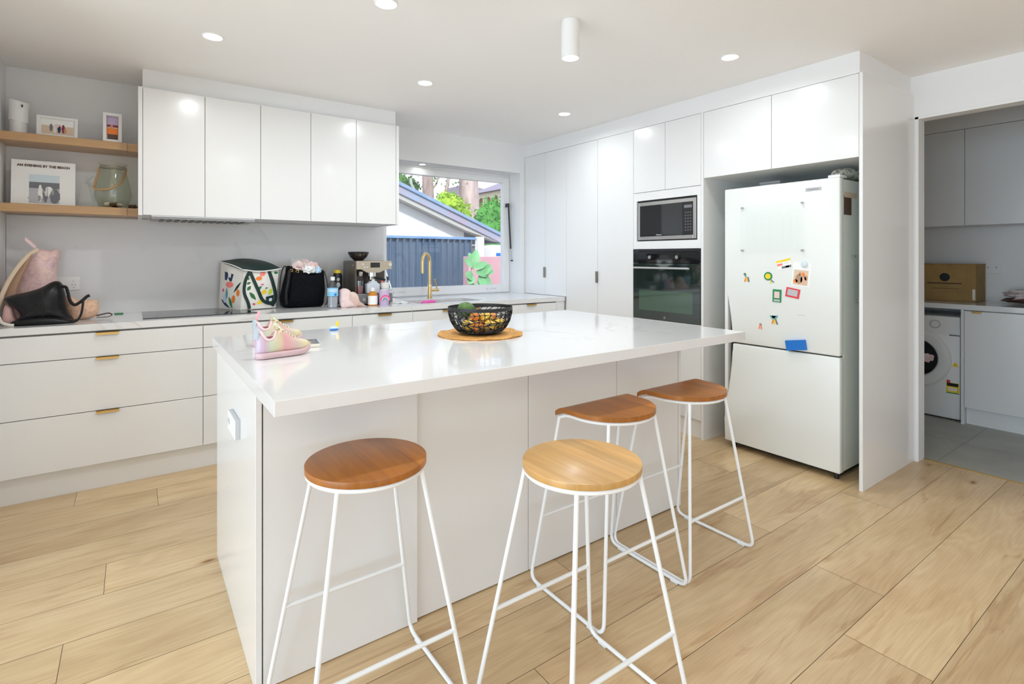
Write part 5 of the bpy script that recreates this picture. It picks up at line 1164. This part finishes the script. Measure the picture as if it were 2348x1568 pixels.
t = thing('neighbour_house', 'white neighbouring house with a sloping grey tiled gable roof above the fence', 'house', (3.5, 13, -.4))
rz = lambda x: 2.857+(x-4.577)*-.391
part('gable_wall', MB().prism([(0, 10.72, -.4), (6.29, 10.72, -.4), (6.29, 10.72, rz(6.29)-.24), (1.2, 10.72, rz(1.2)-.24), (0, 10.72, rz(1.2)-.24)], (0, 2.5, 0)), 'house_wall', t)
part('roof', MB().prism([(1.0, 10.42, rz(1.0)), (7.20, 10.42, rz(7.20)), (7.20, 10.42, rz(7.20)-.17), (1.0, 10.42, rz(1.0)-.22)], (0, 3.0, 0)), 'roof_tile', t)
part('barge_cap', MB().prism([(1.0, 10.38, rz(1.0)+.05), (7.24, 10.38, rz(7.24)+.05), (7.24, 10.38, rz(7.24)-.02), (1.0, 10.38, rz(1.0)-.03)], (0, .20, 0)), 'cap_blue', t)
part('eave_soffit', MB().prism([(1.0, 10.46, rz(1.0)-.221), (7.05, 10.46, rz(7.05)-.171), (7.05, 10.46, rz(7.05)-.19), (6.2, 10.46, rz(6.2)-.28), (1.0, 10.46, rz(1.0)-.32)], (0, .26, 0)), 'eave', t)
def leaves(mb, c, r, n, s_, rn, shell=.55):
    for _ in range(n):
        d = Vector((rn.gauss(0, 1), rn.gauss(0, 1), rn.gauss(0, 1))).normalized(); k = rn.uniform(shell, 1.0)
        p = Vector(c)+Vector((d.x*r[0], d.y*r[1], d.z*r[2]))*k
        u = Vector((rn.gauss(0, 1), rn.gauss(0, 1), rn.gauss(0, 1))).normalized(); v = u.cross(Vector((rn.gauss(0, 1), rn.gauss(0, 1), rn.gauss(0, 1)))).normalized(); q = s_*rn.uniform(.6, 1.3)
        mb.poly([p-u*q, p+v*q*.45, p+u*q, p-v*q*.45])
    return mb
rn = random.Random(3)
def shrub(name, lab, cat, cs, m_, n, s_, base):
    t = thing(name, lab, cat, base); mb = MB()
    for c, r in cs: leaves(mb, c, r, n, s_, rn)
    part('foliage', mb, m_, t, smooth=0, kind=None)
    mb = MB()
    for c, r in cs: mb.blob(c, tuple(q*.80 for q in r), 3, .35, 2.5, c[0])
    part('inner_foliage', mb, m_, t)
    part('stem', MB().cyl((base[0], base[1], -.4), (base[0], base[1], cs[0][0][2]), .08, .05, 10), 'bark', t)
    return t
shrub('yellow_bush', 'bright yellow-green bush between the two tree trunks outside', 'bush', [((7.75, 14.2, 2.75), (.55, .5, .62)), ((8.15, 14.4, 2.4), (.6, .5, .9)), ((7.55, 14.3, 2.2), (.5, .5, .75))], 'leaf_yellow', 1500, .06, (7.75, 14.2, -.4))
shrub('green_hedge', 'tall green hedge at the right side of the window view', 'hedge', [((8.45, 12.6, 2.2), (.75, .6, .95)), ((8.9, 12.8, 1.9), (.8, .6, 1.2)), ((8.35, 12.4, 1.3), (.75, .5, .9))], 'leaf_green', 1700, .05, (8.6, 12.8, -.4))
shrub('distant_tree', 'dark green tree at the far left of the window view behind the roof', 'tree', [((7.9, 18.2, 4.0), (.55, .5, .5)), ((8.45, 18.4, 3.9), (.4, .4, .42))], 'leaf_dark', 500, .07, (8.1, 18.4, -.4))
t = thing('gum_tree', 'slim brown tree trunk left of the yellow-green bush', 'tree', (8.0, 16, -.4))
def trunk(xa, ra, za, xb, rb, zb_, y, m_, nm='trunk'):
    n = 18; rings = []
    for k in range(26):
        f = k/25; z = za+(zb_-za)*f; cx = xa+(xb-xa)*f+.03*math.sin(f*9); r = ra+(rb-ra)*f
        rings.append([Vector((cx+r*(1+.10*noise.noise(Vector((math.cos(a)*1.5, math.sin(a)*1.5, z*1.3))))*math.cos(a), y+r*math.sin(a), z)) for a in [2*PI*i/n for i in range(n)]])
    return part(nm, MB().loft(rings), m_, t)
trunk(8.08, .21, -.4, 7.96, .17, 7.5, 16, 'bark')
part('branch', MB().tube(spline([(8.2, 16, 3.0), (8.55, 16, 3.35), (8.72, 16, 3.75), (8.80, 16, 4.4), (8.7, 16, 5.2)], 6), [.07]*7+[.06]*7+[.05]*5+[.04]*6, 8), 'bark', t)
part('branch', MB().tube(spline([(8.12, 16, 3.6), (8.34, 16, 3.9), (8.46, 16, 4.6)], 6), .035, 8), 'bark', t)
mb = MB(); leaves(mb, (8.6, 16.2, 5.0), (1.9, 1.2, 1.35), 1300, .07, rn, .2); part('foliage', mb, 'leaf_dark', t, smooth=0)
t = thing('gum_tree', 'thick pale-barked tree trunk right of the yellow-green bush', 'tree', (9.6, 16, -.4))
trunk(9.72, .38, -.4, 9.50, .31, 8.0, 16, 'bark_pale')
part('side_trunk', MB().tube([(9.98, 16.1, -.4), (9.98, 16.1, 3.1)], .13, 10), 'bark', t)
mb = MB(); leaves(mb, (10.4, 17.0, 7.5), (2.0, 1.5, 1.2), 600, .09, rn, .2); part('foliage', mb, 'leaf_dark', t, smooth=0)
t = thing('pale_branch', 'curved white branch at the upper left of the window view', 'branch', (8.3, 18, 3.4))
part('limb', MB().tube(spline([(8.1, 17.4, 4.6), (8.02, 17.4, 4.05), (8.15, 17.4, 3.75), (8.3, 17.4, 3.45), (8.36, 17.4, 3.0), (8.36, 17.6, -.4)], 6), .05, 8), 'light_bark', t)
t = thing('arched_house', 'distant cream house with arched openings and a purple-grey roof', 'house', (18, 22, -.4))
part('wall', B(16.05, 16, -.4, 22, 26, 4.93), 'cream_render', t)
part('roof', MB().loft([[Vector(p) for p in ((15.7, 15.6, 4.93), (22.4, 15.6, 4.93), (22.4, 26.4, 4.93), (15.7, 26.4, 4.93))], [Vector(p) for p in ((18.5, 18.4, 6.3), (20, 18.4, 6.3), (20, 23.6, 6.3), (18.5, 23.6, 6.3))]]), 'terracotta', t)
for y in (25.45, 24.65, 23.9, 23.1, 22.3): 
    mb = MB(); mb.prism([(16.04, y-.2, 3.2), (16.04, y+.2, 3.2), (16.04, y+.2, 4.45)]+[(16.04, y+.2*math.cos(a), 4.45+.25*math.sin(a)) for a in [PI*i/8 for i in range(1, 8)]]+[(16.04, y-.2, 4.45)], (.02, 0, 0)); part('arch', mb, 'arch_brown', t)
t = thing('rear_roofline', 'purple-grey hip roof peeking beyond the arched house', 'roof', (17, 30, -.4))
part('hip', MB().prism([(18.0, 30, 4.6), (18.0, 30, 6.2), (18.48, 30, 6.03), (19.6, 30, 5.86), (21, 30, 5.4), (21, 30, 4.6)], (0, 3, 0)), 'terracotta', t); part('wall', B(18.0, 30.1, -.4, 20.6, 32.9, 4.6), 'cream_render', t)
t = thing('parked_van', 'white van partly seen above the pink garden wall', 'van', (7.5, 11, -.4))
part('body', B(6.75, 10.2, -.1, 8.6, 11.3, 1.62, bev=.12, seg=3), 'upvc', t); part('window', B(7.3, 10.185, 1.12, 7.9, 10.205, 1.48, bev=.01), 'black_glass', t); part('stripe', B(6.85, 10.19, 1.36, 7.15, 10.2, 1.43), 'blue', t)
for x in (7.1, 8.25): part('wheel', MB().cyl((x, 10.18, -.08), (x, 10.4, -.08), .32, n=24), 'rubber', t)
t = thing('fiddle_plant', 'big-leaved green plant in front of the fence and pink wall', 'plant', (4.27, 7, -.4))
part('stem', MB().tube(spline([(4.27, 7.0, -.4), (4.255, 7.0, .7), (4.26, 7.0, 1.1), (4.25, 7.0, 1.3)], 5), .022, 8), 'pink_stem', t)
part('stem', MB().tube(spline([(4.27, 7.0, .6), (4.36, 6.98, 1.0), (4.44, 6.98, 1.15)], 5), .014, 8), 'bark', t)
def bigleaf(p, d, l_, w_, up=(0, -1, .3)):
    p = Vector(p); d = Vector(d).normalized(); n_ = Vector(up); n_ = (n_-d*n_.dot(d)).normalized(); s_ = d.cross(n_); rows = []
    for i in range(9):
        f = i/8; w2 = w_*math.sin(PI*min(.995, f*.93+.035))**.7; c = p+d*l_*f-n_*(.18*l_*f*f)
        rows.append([c-s_*w2+n_*w2*.25, c, c+s_*w2+n_*w2*.25])
    return MB().loft([[*a, *[q-n_*.003 for q in a[::-1]]] for a in rows])
for p, d, l_, w_ in (((4.25, 6.98, 1.20), (.12, 0, .30), .26, .075), ((4.26, 6.98, 1.18), (-.28, -.1, .22), .20, .060), ((4.26, 6.97, 1.16), (.30, -.1, .12), .24, .055), ((4.25, 6.98, 1.24), (-.06, .05, .3), .17, .05),
    ((4.25, 6.97, 1.02), (-.30, -.2, .10), .20, .075), ((4.24, 6.97, 1.05), (-.22, -.2, -.22), .18, .070), ((4.36, 6.96, 1.06), (.25, -.1, .20), .24, .075), ((4.38, 6.96, 1.03), (.28, -.1, -.18), .22, .07), ((4.36, 6.96, 1.02), (.05, -.2, -.25), .20, .07),
    ((4.30, 6.97, 1.10), (.28, -.1, -.05), .22, .06), ((4.44, 6.96, 1.08), (.2, -.1, .05), .16, .05), ((4.25, 6.96, .88), (-.25, -.2, .0), .16, .05), ((4.26, 6.96, .90), (.25, -.2, -.05), .16, .05)):
    part('leaf', bigleaf(p, d, l_, w_), 'fig_leaf', t, smooth=60)
